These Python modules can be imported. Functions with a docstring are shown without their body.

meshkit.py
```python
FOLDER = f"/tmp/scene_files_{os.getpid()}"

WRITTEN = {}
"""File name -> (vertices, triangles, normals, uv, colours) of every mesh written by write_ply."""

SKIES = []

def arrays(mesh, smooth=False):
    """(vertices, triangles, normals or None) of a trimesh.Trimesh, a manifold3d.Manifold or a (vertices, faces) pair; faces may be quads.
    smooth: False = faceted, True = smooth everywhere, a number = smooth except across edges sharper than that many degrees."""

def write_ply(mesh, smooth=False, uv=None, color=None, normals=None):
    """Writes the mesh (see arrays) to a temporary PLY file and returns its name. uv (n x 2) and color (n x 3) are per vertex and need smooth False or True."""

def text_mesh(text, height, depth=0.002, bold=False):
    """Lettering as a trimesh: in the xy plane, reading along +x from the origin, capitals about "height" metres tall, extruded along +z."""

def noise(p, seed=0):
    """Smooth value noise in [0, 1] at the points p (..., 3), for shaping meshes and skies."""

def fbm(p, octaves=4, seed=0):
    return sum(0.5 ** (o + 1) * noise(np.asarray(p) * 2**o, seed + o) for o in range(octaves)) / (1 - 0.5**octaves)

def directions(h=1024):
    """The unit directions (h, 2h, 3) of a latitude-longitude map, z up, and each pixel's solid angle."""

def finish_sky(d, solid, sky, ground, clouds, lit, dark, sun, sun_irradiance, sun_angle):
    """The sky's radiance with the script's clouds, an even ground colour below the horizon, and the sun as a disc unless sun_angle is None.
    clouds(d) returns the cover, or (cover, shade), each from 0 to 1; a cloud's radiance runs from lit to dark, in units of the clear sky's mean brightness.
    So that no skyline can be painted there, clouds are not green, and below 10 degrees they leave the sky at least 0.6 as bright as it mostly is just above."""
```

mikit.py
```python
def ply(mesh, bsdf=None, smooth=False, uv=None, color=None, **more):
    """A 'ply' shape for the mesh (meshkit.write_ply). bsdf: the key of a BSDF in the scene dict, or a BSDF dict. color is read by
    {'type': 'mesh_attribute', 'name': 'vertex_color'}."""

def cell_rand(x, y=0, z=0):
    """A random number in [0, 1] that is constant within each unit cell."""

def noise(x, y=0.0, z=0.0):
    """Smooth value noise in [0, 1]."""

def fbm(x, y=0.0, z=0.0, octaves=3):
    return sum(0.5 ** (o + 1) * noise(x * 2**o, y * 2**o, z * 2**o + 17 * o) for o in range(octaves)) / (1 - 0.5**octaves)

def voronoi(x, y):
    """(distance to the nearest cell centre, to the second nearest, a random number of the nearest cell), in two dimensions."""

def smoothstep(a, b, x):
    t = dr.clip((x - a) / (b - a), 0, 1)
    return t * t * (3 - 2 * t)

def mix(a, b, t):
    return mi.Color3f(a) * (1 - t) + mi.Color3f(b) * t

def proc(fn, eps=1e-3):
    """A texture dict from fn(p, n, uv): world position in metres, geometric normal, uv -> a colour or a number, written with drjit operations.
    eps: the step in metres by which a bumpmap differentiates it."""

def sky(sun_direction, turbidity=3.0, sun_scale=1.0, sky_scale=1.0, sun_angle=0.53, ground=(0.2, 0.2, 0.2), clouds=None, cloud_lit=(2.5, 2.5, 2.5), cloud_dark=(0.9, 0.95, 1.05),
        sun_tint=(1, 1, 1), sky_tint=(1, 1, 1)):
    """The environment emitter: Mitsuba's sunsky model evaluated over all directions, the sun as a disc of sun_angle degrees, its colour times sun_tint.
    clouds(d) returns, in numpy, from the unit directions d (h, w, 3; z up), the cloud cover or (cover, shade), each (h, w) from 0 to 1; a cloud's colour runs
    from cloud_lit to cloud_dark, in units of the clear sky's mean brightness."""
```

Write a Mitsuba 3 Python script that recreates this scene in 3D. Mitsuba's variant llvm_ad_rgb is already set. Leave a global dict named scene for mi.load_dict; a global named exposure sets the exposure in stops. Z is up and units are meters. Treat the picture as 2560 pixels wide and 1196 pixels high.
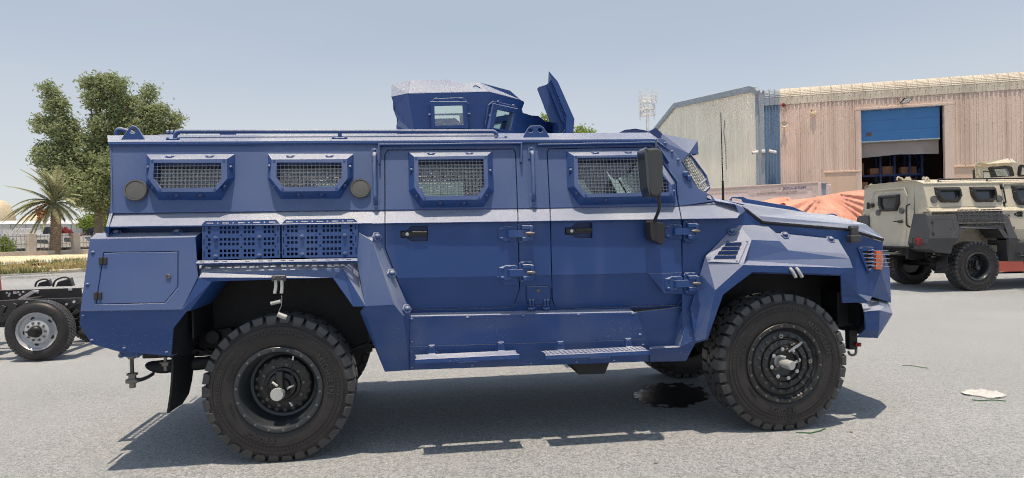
import math, random
import numpy as np, trimesh, shapely, mapbox_earcut
from shapely.geometry import Polygon, MultiPolygon, Point, LineString, box as sbox
from shapely.ops import unary_union
import drjit as dr
import mitsuba as mi
import mikit, meshkit
from mikit import noise, fbm, smoothstep, mix, voronoi, cell_rand

T = mi.ScalarTransform4f
scene, labels = {}, {}
rnd = random.Random(11)
nrng = np.random.default_rng(11)

# ------------------------------------------------------------------ camera, sky, exposure
CAM = np.array([1.0214, -5.3832, 1.7094])
PITCH, ROLL, YAW, FPX = -0.0124, -0.0213, 0.1425, 1730.0
Fw = np.array([math.sin(YAW) * math.cos(PITCH), math.cos(YAW) * math.cos(PITCH), math.sin(PITCH)])
_R0 = np.cross(Fw, [0, 0, 1]); _R0 /= np.linalg.norm(_R0); _U0 = np.cross(_R0, Fw)
Rt = _R0 * math.cos(ROLL) + _U0 * math.sin(ROLL)
Up = -_R0 * math.sin(ROLL) + _U0 * math.cos(ROLL)
scene['camera'] = {'type': 'perspective', 'fov': math.degrees(2 * math.atan(1280 / FPX)), 'fov_axis': 'x',
                   'near_clip': 0.05, 'far_clip': 9000.0,
                   'to_world': T().look_at(origin=CAM.tolist(), target=(CAM + Fw).tolist(), up=Up.tolist())}
SUN = [-0.055, -0.18, 1.0]
scene['sky'] = mikit.sky(SUN, turbidity=6.0, ground=(0.30, 0.29, 0.27), sky_tint=(0.97, 1.0, 1.02),
                         clouds=lambda d: np.clip(0.20 + 0.72 * np.exp(-np.clip(d[..., 2], 0, 1) / 0.22) + 0.22 * (meshkit.fbm(d * [2.2, 2.2, 8.0], 4) - .5), 0, 1), cloud_lit=(1.56, 1.58, 1.53), cloud_dark=(1.2, 1.25, 1.3))
exposure = 1.60

# ------------------------------------------------------------------ measuring: a pixel of the 2560 x 1196 photograph to a point of the place
def ray(px, py):
    return Fw + Rt * ((px - 1280) / FPX) - Up * ((py - 598) / FPX)
def V(px, py, Y):
    d = ray(px, py); return CAM + d * ((Y - CAM[1]) / d[1])
def VX(px, py, X):
    d = ray(px, py); return CAM + d * ((X - CAM[0]) / d[0])
def G(px, py, z=0.0):
    d = ray(px, py); return CAM + d * ((z - CAM[2]) / d[2])
def on_plane(px, py, pl):
    d = ray(px, py); o, n = pl; return CAM + d * (np.dot(o - CAM, n) / np.dot(d, n))
def zplane(z0, y0, z1, y1):
    """the plane parallel to the vehicles' long axis through (z0, y0) and (z1, y1); its normal points outwards"""
    n = np.array([0, -(z1 - z0), (y1 - y0)], float); n /= np.linalg.norm(n)
    if n[1] > 0: n = -n
    return np.array([0, y0, z0], float), n
def plane3(a, b, c):
    n = np.cross(b - a, c - a); n /= np.linalg.norm(n)
    if np.dot(n, CAM - a) < 0: n = -n
    return a, n

# ------------------------------------------------------------------ mesh helpers
def mk(v, f): return trimesh.Trimesh(np.asarray(v, float), np.asarray(f, int), process=False)
def cat(*ms):
    out = []
    for m in ms: out += list(m) if isinstance(m, (list, tuple)) else [m]
    return trimesh.util.concatenate(out)
def mirror(m, yc=1.17):
    v = np.array(m.vertices); v[:, 1] = 2 * yc - v[:, 1]
    return mk(v, np.array(m.faces)[:, ::-1])
def both(m): return cat(m, mirror(m))
def moved(m, d): return mk(np.array(m.vertices) + np.asarray(d, float), m.faces)
def ear(rings):
    return mapbox_earcut.triangulate_float64(np.vstack(rings), np.cumsum([len(r) for r in rings]).astype(np.uint32)).reshape(-1, 3).astype(int)
def inset(r, c):
    """mitred inset of a ring (counter-clockwise outline, clockwise hole) by c"""
    a, b = np.roll(r, 1, 0), np.roll(r, -1, 0)
    e0, e1 = r - a, b - r
    e0 /= np.linalg.norm(e0, axis=1, keepdims=True) + 1e-12; e1 /= np.linalg.norm(e1, axis=1, keepdims=True) + 1e-12
    n0, n1 = np.stack([-e0[:, 1], e0[:, 0]], 1), np.stack([-e1[:, 1], e1[:, 0]], 1)
    k = 1 + (n0 * n1).sum(1, keepdims=True)
    return r + c * (n0 + n1) / np.maximum(k, 0.35)
def polys(g):
    if g.is_empty: return []
    return [p for p in getattr(g, 'geoms', [g]) if isinstance(p, Polygon) and p.area > 1e-9]
def plate(poly, o, n, t=0.006, c=0.0, up=(0, 0, 1)):
    """a plate of thickness t whose front face is the shapely polygon poly in the plane (o, n); front edges chamfered by c"""
    n = np.asarray(n, float); u = np.cross(up, n); u /= np.linalg.norm(u); v = np.cross(n, u)
    out = []
    for p in polys(poly):
        p = shapely.geometry.polygon.orient(p, 1.0)
        rings = [np.array(r.coords)[:-1] for r in (p.exterior, *p.interiors)]
        P3 = lambda rr, d: o + rr[:, :1] * u + rr[:, 1:] * v - n * d
        allr = np.vstack(rings)
        if c > 0:
            ins = [inset(r, c) for r in rings]; N = len(allr)
            vs = np.vstack([P3(np.vstack(ins), 0), P3(allr, c), P3(allr, t)])
        else:
            ins = rings; N = len(allr); vs = np.vstack([P3(allr, 0), P3(allr, 0), P3(allr, t)])
        tri = ear(ins); fs = [tri, ear(rings)[:, ::-1] + 2 * N]
        s = 0
        for r in rings:
            i = np.arange(len(r)) + s; j = np.roll(i, -1)
            for a in ((0, 1) if c > 0 else (1,)):
                A, B = a * N, (a + 1) * N
                fs += [np.stack([i + A, i + B, j + B], 1), np.stack([i + A, j + B, j + A], 1)]
            s += len(r)
        out.append(mk(vs, np.vstack(fs)))
    return cat(out)
def pixpoly(poly, pl, up=(0, 0, 1)):
    """a polygon in photograph pixels laid onto the plane pl, as metric plane coordinates"""
    o, n = pl; u = np.cross(up, n); u /= np.linalg.norm(u); v = np.cross(n, u)
    def ring(r):
        q = np.array([on_plane(x, y, pl) for x, y in list(r.coords)[:-1]]) - o
        return np.stack([q @ u, q @ v], 1)
    return unary_union([Polygon(ring(p.exterior), [ring(i) for i in p.interiors]).buffer(0) for p in polys(poly)])
def slab(pts, pl, t=0.006, c=0.003, lift=0.0):
    poly = pts if hasattr(pts, 'area') else Polygon(pts)
    o, n = pl
    pl2 = (o + n * lift, n)
    return plate(pixpoly(poly, pl2), pl2[0], n, t, c)
def facets(verts, faces, t=0.008, inward=None):
    """flat polygons over shared vertices, given the thickness t away from the outside"""
    v = np.array(verts, float); tri = []
    for f in faces:
        p = v[list(f)]; nn = np.zeros(3)
        for i in range(len(p)): nn += np.cross(p[i] - p[0], p[(i + 1) % len(p)] - p[0])
        nn /= np.linalg.norm(nn) + 1e-12
        u = p[1] - p[0]; u -= nn * (u @ nn); u /= np.linalg.norm(u); w = np.cross(nn, u)
        r = np.stack([(p - p[0]) @ u, (p - p[0]) @ w], 1)
        tri.append(np.array(f)[ear([r])])
    tri = np.vstack(tri)
    if t <= 0: return mk(v, tri)
    d = np.asarray(inward if inward is not None else (0, 1, 0), float) * t
    N = len(v); edges = {}
    for a, b, c in tri:
        for e in ((a, b), (b, c), (c, a)): edges[tuple(sorted(e))] = edges.get(tuple(sorted(e)), 0) + 1
    side = []
    for (a, b), k in edges.items():
        if k == 1: side += [[a, b, b + N], [a, b + N, a + N]]
    m = mk(np.vstack([v, v + d]), np.vstack([tri, tri[:, ::-1] + N] + ([np.array(side)] if side else [])))
    return m
def outward(m):
    """consistent winding, every closed body facing outwards"""
    w = trimesh.Trimesh(m.vertices, m.faces, process=False); w.merge_vertices(digits_vertex=6)
    try: trimesh.repair.fix_normals(w, multibody=True)
    except Exception: return m
    return mk(w.vertices, w.faces)
def flatfaces(m):
    """every triangle with its own vertices"""
    return mk(np.array(m.vertices)[np.array(m.faces).ravel()], np.arange(3 * len(m.faces)).reshape(-1, 3))
def trimesh_flat(poly, t):
    m = cat([trimesh.creation.extrude_polygon(p, t, engine='earcut') for p in polys(poly)]); return mk(m.vertices, m.faces)
def tube(pts, r, n=8, closed=False, caps=True):
    p = np.array(pts, float); N = len(p)
    rr = np.full(N, r, float) if np.isscalar(r) else np.asarray(r, float)
    tg = np.roll(p, -1, 0) - np.roll(p, 1, 0)
    if not closed: tg[0], tg[-1] = p[1] - p[0], p[-1] - p[-2]
    tg /= np.linalg.norm(tg, axis=1, keepdims=True) + 1e-12
    a = np.array([0, 0, 1.0]) if abs(tg[0][2]) < 0.9 else np.array([1.0, 0, 0])
    u = np.cross(a, tg[0]); u /= np.linalg.norm(u); ang = np.arange(n) * 2 * math.pi / n; vs = []
    for i in range(N):
        u = u - tg[i] * (u @ tg[i]); u /= np.linalg.norm(u); w = np.cross(tg[i], u)
        vs.append(p[i] + rr[i] * (np.cos(ang)[:, None] * u + np.sin(ang)[:, None] * w))
    vs = np.vstack(vs); fs = []
    k = np.arange(n); kn = (k + 1) % n
    for i in range(N if closed else N - 1):
        A, B = i * n, ((i + 1) % N) * n
        fs += [np.stack([k + A, kn + A, kn + B], 1), np.stack([k + A, kn + B, k + B], 1)]
    if caps and not closed:
        c0, c1 = len(vs), len(vs) + 1; vs = np.vstack([vs, p[:1], p[-1:]])
        fs += [np.stack([kn, k, k * 0 + c0], 1), np.stack([k + (N - 1) * n, kn + (N - 1) * n, k * 0 + c1], 1)]
    return mk(vs, np.vstack(fs))
def arcpath(pts, rad, k=5):
    """a polyline with rounded corners"""
    p = [np.array(q, float) for q in pts]; out = [p[0]]
    for i in range(1, len(p) - 1):
        a, b = p[i - 1] - p[i], p[i + 1] - p[i]; la, lb = np.linalg.norm(a), np.linalg.norm(b); r = min(rad, la * .49, lb * .49)
        A, B = p[i] + a / la * r, p[i] + b / lb * r
        for t in np.linspace(0, 1, k + 1): out.append((1 - t) ** 2 * A + 2 * t * (1 - t) * p[i] + t * t * B)
    return out + [p[-1]]
def frame(n):
    n = np.asarray(n, float); n = n / np.linalg.norm(n); a = np.array([0, 0, 1.0]) if abs(n[2]) < 0.9 else np.array([1.0, 0, 0])
    u = np.cross(a, n); u /= np.linalg.norm(u); return u, np.cross(n, u), n
def lathe(prof, o=(0, 0, 0), axis=(0, -1, 0), n=24, close=False):
    """prof: (radius, height along axis) pairs"""
    u, v, w = frame(axis); o = np.asarray(o, float); ang = np.arange(n) * 2 * math.pi / n
    ring = np.cos(ang)[:, None] * u + np.sin(ang)[:, None] * v
    vs = np.vstack([o + max(r, 1e-5) * ring + h * w for r, h in prof]); fs = []
    k = np.arange(n); kn = (k + 1) % n; M = len(prof)
    for i in range(M if close else M - 1):
        A, B = i * n, ((i + 1) % M) * n
        fs += [np.stack([k + A, kn + A, kn + B], 1), np.stack([k + A, kn + B, k + B], 1)]
    return mk(vs, np.vstack(fs))
def cbox(x0, x1, y0, y1, z0, z1, c=0.004):
    if c <= 0: return mk(trimesh.creation.box(extents=(x1 - x0, y1 - y0, z1 - z0)).vertices + [(x0 + x1) / 2, (y0 + y1) / 2, (z0 + z1) / 2], trimesh.creation.box().faces)
    c = min(c, (x1 - x0) * .3, (y1 - y0) * .3, (z1 - z0) * .3); pts = []
    for i, (a, b) in enumerate(((x0, x1), (y0, y1), (z0, z1))): pass
    for sx in (0, 1):
        for sy in (0, 1):
            for sz in (0, 1):
                X, Y, Z = (x0, x1)[sx], (y0, y1)[sy], (z0, z1)[sz]; dx, dy, dz = (c, -c)[sx], (c, -c)[sy], (c, -c)[sz]
                pts += [(X, Y + dy, Z + dz), (X + dx, Y, Z + dz), (X + dx, Y + dy, Z)]
    return hull(pts)
def hull(pts):
    m = trimesh.PointCloud(np.array(pts, float)).convex_hull
    return mk(m.vertices, m.faces)
def bar(a, b, w, h, up=(0, 0, 1), c=0.003):
    """a rectangular bar from a to b, w wide (sideways) and h high (along up)"""
    a, b = np.asarray(a, float), np.asarray(b, float); d = b - a; L = np.linalg.norm(d); d /= L
    s = np.cross(d, up); s /= np.linalg.norm(s); q = np.cross(s, d)
    m = cbox(0, L, -w / 2, w / 2, -h / 2, h / 2, c); M = np.stack([d, s, q], 1)
    return mk(np.array(m.vertices) @ M.T + a, m.faces)
def dome(o, n, r, h, k=10):
    return lathe([(r, 0), (r, h * .35), (r * .85, h * .7), (r * .5, h * .93), (0, h)], o, n, k)
def hexbolt(o, n, r, h, washer=True):
    m = [lathe([(r, 0), (r, h * .85), (r * .85, h), (0, h)], o, n, 6)]
    if washer: m.append(lathe([(r * 1.45, 0), (r * 1.45, h * .25), (r * 1.1, h * .3)], o, n, 12))
    return cat(m)

# ------------------------------------------------------------------ scene helpers
def key_for(name):
    if name not in scene and name not in labels and not any(k.startswith(name + '__') for k in scene): return name
    i = 1
    while f'{name}_{i:03d}' in scene or f'{name}_{i:03d}' in labels or any(k.startswith(f'{name}_{i:03d}__') for k in scene): i += 1
    return f'{name}_{i:03d}'
_used = {}
SPLIT = set('locker_hinge step_bracket rail_foot dome_nut rear_hinge signal_bar vent_slot pillar_bolt flap_hinge wheel_nut inner_nut hub_bolt leaf_spring spring_pin axle crossmember hose_fitting rack_frame rack_beam hatch_hinge drip_rail frame_rail bracket chassis_frame cylinder door_frame frame_bolt plug side_panel grab_handle turret roof_hatch rear_step foot'.split())
STUFF = set('wire_grille rim_bolt disc_bolt tyre_rib tread lettering panel_bolt light_guard hub_valve air_hose suspension windscreen_guard pocket_shade flap_lock hood_latch plinth infill_panel door_handle door_seal body_side_panel panel_rail signal_recess'.split()) - {'door_handle', 'body_side_panel', 'hood_latch'}
def clusters(m, gap=.004):
    """the separate pieces of a mesh: connected bodies whose boxes touch are one piece"""
    w = trimesh.Trimesh(m.vertices, m.faces, process=False); w.merge_vertices(digits_vertex=5)
    cc = trimesh.graph.connected_component_labels(w.face_adjacency, node_count=len(w.faces)); n = cc.max() + 1
    v = np.array(m.vertices)[np.array(m.faces)]; bb = [(v[cc == i].min((0, 1)) - gap, v[cc == i].max((0, 1)) + gap) for i in range(n)]; up = list(range(n))
    def root(i):
        while up[i] != i: i = up[i]
        return i
    for i in range(n):
        for j in range(i):
            if (bb[i][0] < bb[j][1]).all() and (bb[j][0] < bb[i][1]).all(): up[root(i)] = root(j)
    r = np.array([root(i) for i in range(n)])[cc]; out = []
    for k in sorted(set(r.tolist())):
        f = np.array(m.faces)[r == k]; u, inv = np.unique(f, return_inverse=True); out.append(mk(np.array(m.vertices)[u], inv.reshape(-1, 3)))
    return out
def add(name, mesh, mat, parent=None, smooth=False, **more):
    full = f'{parent}__{name}' if parent else name
    if name in SPLIT and parent:
        cl = clusters(cat(mesh) if isinstance(mesh, (list, tuple)) else mesh)
        if len(cl) > 1:
            return [_put(name, full, m, mat, smooth, more) for m in cl][0]
    k = _put(name, full, mesh, mat, smooth, more)
    if name in STUFF: labels[k] = {'kind': 'stuff'}
    return k
def _put(name, full, mesh, mat, smooth, more):
    i = _used.get(full, -1) + 1; _used[full] = i
    key = full if i == 0 else f'{full}_{i:03d}'
    if isinstance(mesh, (list, tuple)): mesh = cat(mesh)
    if mat in ('navy_paint',) and not str(name).startswith(('window_frame', 'turret_window_frame')): mesh = outward(mesh)
    assert key not in scene, key
    scene[key] = mikit.ply(mesh, mat, smooth=smooth, **more)
    return key
def thing(name, label, cat_, group=None):
    i = _used.get(name, -1) + 1; _used[name] = i
    key = name if i == 0 else f'{name}_{i:03d}'
    labels[key] = {'label': label, 'category': cat_}
    if group: labels[key]['group'] = group
    return key
def solo(name, mesh, mat, label, cat_, group=None, smooth=False):
    k = add(name, mesh, mat, None, smooth); labels[k] = {'label': label, 'category': cat_}
    if group: labels[k]['group'] = group
    return k
def struct(name, mesh, mat, smooth=False):
    k = add(name, mesh, mat, None, smooth); labels[k] = {'kind': 'structure', 'label': name.replace('_', ' ')}
    return k

# ------------------------------------------------------------------ materials
def P(name, col, rough=0.5, metal=0.0, spec=0.5, bump=None, **kw):
    b = {'type': 'principled', 'base_color': col if isinstance(col, dict) else {'type': 'rgb', 'value': list(col)},
         'roughness': rough, 'metallic': metal, 'specular': spec, **kw}
    if bump: b = {'type': 'bumpmap', 'arbitrary': bump[0], 'scale': bump[1], 'bsdf': b}
    scene[name] = {'type': 'twosided', 'bsdf': b}
    return name
def cproc(base, var=0.12, sc=6.0, dust=None, damt=0.0, streak=0.0):
    base = list(base)
    def fn(p, n, uv):
        a = fbm(p.x * sc, p.y * sc, p.z * sc, 3)
        k = 1 + var * (a - 0.5) * 2
        if streak > 0:
            k = k * (1 - streak * smoothstep(0.52, 0.78, fbm(p.x * 9 + p.y * 9, p.z * 0.35, 1.0, 3)))
        c = mi.Color3f(base) * k
        if damt > 0:
            m = damt * (0.35 + 0.65 * smoothstep(0.3, 0.75, fbm(p.x * 2.2, p.y * 2.2, p.z * 2.2 + 5, 4))) * (0.04 + 0.96 * smoothstep(0.05, 0.75, n.z))
            c = mix(c, mi.Color3f(list(dust)), m)
        return c
    return mikit.proc(fn)
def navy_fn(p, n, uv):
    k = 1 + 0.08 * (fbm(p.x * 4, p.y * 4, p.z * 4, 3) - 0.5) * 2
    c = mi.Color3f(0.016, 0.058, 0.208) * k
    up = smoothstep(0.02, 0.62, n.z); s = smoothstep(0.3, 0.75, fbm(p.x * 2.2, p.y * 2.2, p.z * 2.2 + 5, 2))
    c = mix(c, mi.Color3f(0.40, 0.425, 0.475), 0.86 * (0.62 + 0.38 * s) * up)                                  # dust, plus sunlit sky sheen painted in, pales upward faces
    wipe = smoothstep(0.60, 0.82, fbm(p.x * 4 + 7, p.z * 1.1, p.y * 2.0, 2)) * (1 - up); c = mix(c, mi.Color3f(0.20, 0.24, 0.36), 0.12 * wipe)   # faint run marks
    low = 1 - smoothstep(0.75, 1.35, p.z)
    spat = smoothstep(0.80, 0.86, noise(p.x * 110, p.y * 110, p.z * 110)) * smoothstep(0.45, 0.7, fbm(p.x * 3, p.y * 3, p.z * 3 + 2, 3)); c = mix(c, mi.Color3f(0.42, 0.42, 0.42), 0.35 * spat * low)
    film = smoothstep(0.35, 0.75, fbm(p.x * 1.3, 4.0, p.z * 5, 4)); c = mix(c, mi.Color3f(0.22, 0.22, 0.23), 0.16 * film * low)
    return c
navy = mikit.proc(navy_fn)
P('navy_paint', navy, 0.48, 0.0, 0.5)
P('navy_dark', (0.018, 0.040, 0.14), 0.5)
P('tan_paint', cproc((0.54, 0.495, 0.395), 0.05, 4, (0.5, 0.45, 0.36), 0.2), 0.45)
P('charcoal_paint', cproc((0.055, 0.056, 0.062), 0.1, 4, (0.3, 0.28, 0.25), 0.2), 0.45)
P('black_plastic', (0.022, 0.022, 0.024), 0.42)
P('mirror_plastic', (0.050, 0.052, 0.055), 0.5)
P('underside_black', cproc((0.012, 0.013, 0.016), 0.3, 9, (0.12, 0.11, 0.10), 0.15), 0.6)
P('rubber_gloss', (0.035, 0.033, 0.034), 0.38)
P('rubber', cproc((0.027, 0.025, 0.026), 0.25, 12, (0.13, 0.115, 0.11), 0.22), 0.46, 0.0, 0.4)
P('tread_rubber', cproc((0.045, 0.046, 0.049), 0.3, 12, (0.22, 0.22, 0.22), 0.55), 0.45, 0.0, 0.5)
P('seal_rubber', (0.008, 0.008, 0.009), 0.5)
P('rim_black', (0.018, 0.019, 0.021), 0.33, 0.0, 0.6)
P('rim_grey', (0.050, 0.058, 0.066), 0.35, 0.4, 0.5)
P('steel', (0.55, 0.55, 0.56), 0.3, 1.0)
P('dull_steel', (0.20, 0.19, 0.18), 0.45, 0.8)
P('zinc_cap', (0.42, 0.43, 0.42), 0.45, 0.2)
P('disc_grey', (0.10, 0.102, 0.10), 0.45)
P('orange_lens', (0.85, 0.16, 0.03), 0.12, 0, 0.6, clearcoat=0.6, clearcoat_gloss=0.9)
P('red_lens', (0.45, 0.02, 0.02), 0.15, 0, 0.6, clearcoat=0.6, clearcoat_gloss=0.9)
P('shackle_red', (0.25, 0.02, 0.02), 0.35)
P('wire_steel', (0.30, 0.31, 0.33), 0.38, 0.7)
P('seat_beige', (0.42, 0.36, 0.28), 0.8)
P('cabin_grey', (0.26, 0.27, 0.28), 0.7)
scene['window_glass'] = {'type': 'thindielectric', 'int_ior': 1.95, 'specular_transmittance': {'type': 'rgb', 'value': [0.42, 0.52, 0.48]}, 'specular_reflectance': {'type': 'rgb', 'value': [1, 1, 1]}}
scene['turret_glass'] = {'type': 'thindielectric', 'int_ior': 1.95, 'specular_transmittance': {'type': 'rgb', 'value': [0.72, 0.86, 0.80]}}
P('dark_glass', (0.035, 0.042, 0.05), 0.08, 0, 0.8)
P('sticker_white', (0.75, 0.75, 0.73), 0.5)
# ================================================================== the blue armoured truck
TRUCK = thing('armoured_truck', 'dark blue armoured four-wheel truck with roof turret, parked broadside across the foreground', 'armoured truck')
UP_, BELT_, LOW_, LOW2_ = zplane(1.87, .06, 2.42, .17), zplane(1.785, -.03, 1.87, .06), zplane(1.8, 0, 1.0, 0), zplane(1.37, 0, 1.12, .10)
YC = 1.17
def addm(name, mesh, mat, parent=TRUCK, smooth=False, far=True):
    """adds the near part and, mirrored about the truck's long axis, the far one"""
    if isinstance(mesh, (list, tuple)): mesh = cat(mesh)
    pn, pf = parent if isinstance(parent, tuple) else (parent, parent)
    a = add(name, mesh, mat, pn, smooth)
    return a, (add(name, mirror(mesh), mat, pf, smooth) if far else None)
NEAR = lambda t: t[0] if isinstance(t, tuple) else t

D1 = Polygon([(963, 388), (970, 377), (1283, 374), (1288, 386), (1294, 554), (1298, 721), (1286, 759), (1280, 765), (1270, 768), (1032, 774), (1024, 771), (1019, 765), (964, 622)])
D2 = Polygon([(1369, 381), (1373, 374), (1622, 369), (1640, 381), (1655, 407), (1689, 454), (1691, 490), (1702, 544), (1706, 744), (1694, 762), (1397, 772), (1388, 766), (1382, 751), (1377, 540)])
FUEL = Polygon([(1317.6, 717.4), (1370, 716.7), (1376.6, 722.6), (1376.6, 751), (1372, 762), (1323, 763), (1316.5, 752.5), (1316, 722.6)])
WIN = {  # outer on the wall, front face, opening
 1: ([(366.5, 386.5), (588, 385.5), (588, 444.5), (554, 501), (398, 501), (365, 458.5)], [(376, 399), (567, 398), (568, 447), (538.5, 480), (395.5, 480), (370, 446)], [(385, 407.6), (552.6, 407.6), (553.6, 446), (537, 470), (401.6, 471), (383, 446)]),
 2: ([(670, 385), (884, 385), (884, 443), (851, 497), (703, 498), (669, 446)], [(679, 399), (867, 398), (869, 446), (844, 478), (703, 479), (676, 446)], [(692, 406.6), (854, 406.6), (855, 441), (839, 466), (709, 469), (691, 443)]),
 3: ([(1020, 379.6), (1231, 378), (1235, 479), (1208.4, 518), (1052, 520), (1022, 478)], [(1035.4, 392.4), (1218, 389.3), (1221, 467), (1201, 499), (1058, 501.4), (1036, 469)], [(1045.4, 399.4), (1209, 397.3), (1211, 464), (1194, 489.4), (1066, 490.6), (1046, 464)]),
 4: ([(1415, 378.5), (1636, 375), (1658, 413), (1687, 458.6), (1689, 508), (1449, 514), (1417.7, 471)], [(1435, 390), (1629, 387), (1648, 420), (1679, 463), (1682, 489), (1460, 494), (1436, 466)], [(1444, 395), (1624, 393), (1641, 424), (1671.6, 456), (1672, 481), (1468.6, 485), (1446, 459)])}
HOLES = unary_union([Polygon(w[1]).buffer(-3) for w in WIN.values()])
PORTS = [(342, 478, 25), (901.5, 473, 23.5)]
line_up = lambda x: 534 - (x - 273) * (17.5 / 1419)
line_low = lambda x: 569 - (x - 264) * (21 / 1435)
UPPER = Polygon([(272, 358), (1636, 350), (1652, 346), (1664, 350), (1702, 404), (1738, 462), (1752, 478), (1768, 483), (1780, 490), (1790, 503), (1692, line_up(1692)), (273, 534), (281, 470), (277, 420)])
UPPER = UPPER.difference(Point(1773, 495).buffer(6.5)).difference(HOLES)
BELTP = Polygon([(273, 534), (1692, line_up(1692)), (1795, 505), (1838, 512), (1850, 536), (1843, 546), (264, 569)])
LOWER = Polygon([(262, 569), (1705, 548), (1706, 682), (980, 697), (900, 697), (896, 640), (262, 610)])
LOWER2 = Polygon([(980, 697), (1706, 682), (1706, 800), (1000, 800)])
GAPD = unary_union([D1, D2]).buffer(2.2, join_style=1)
def skin(region, pl, t=.008, c=.002):
    return slab(region, pl, t, c)
REARX = Polygon([(960, 300), (960, 900), (200, 900), (200, 300)])
body = [skin(UPPER.difference(GAPD), UP_), skin(BELTP.difference(GAPD), BELT_), skin(LOWER.difference(GAPD).difference(FUEL.buffer(2)).intersection(sbox(893, 500, 1800, 900)), LOW_, .03), slab(LOWER.intersection(sbox(200, 500, 930, 900)), zplane(1.8, .13, 1.0, .13), .01, 0), facets([V(262, 569, -.03), V(930, 560, -.03), V(930, 560, .14), V(262, 569, .14)], [(0, 1, 2, 3)], .006, (0, 0, 1)), skin(LOWER2.difference(GAPD).difference(FUEL.buffer(2)), LOW2_, .03, 0)]
# underside of the belt and body ends
addm('body_side_panel', body, 'navy_paint')
bk = [slab(unary_union([D1, D2]).buffer(8).difference(HOLES).intersection(UPPER.buffer(4)), UP_, .004, 0, -.014), slab(unary_union([D1, D2, FUEL]).buffer(8).intersection(LOWER), LOW_, .004, 0, -.045),
      slab(unary_union([D1, D2, FUEL]).buffer(8).intersection(LOWER2), LOW2_, .004, 0, -.045), slab(unary_union([D1, D2]).buffer(8).intersection(BELTP), BELT_, .004, 0, -.02)]
addm('door_seal', bk, 'seal_rubber')

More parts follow.
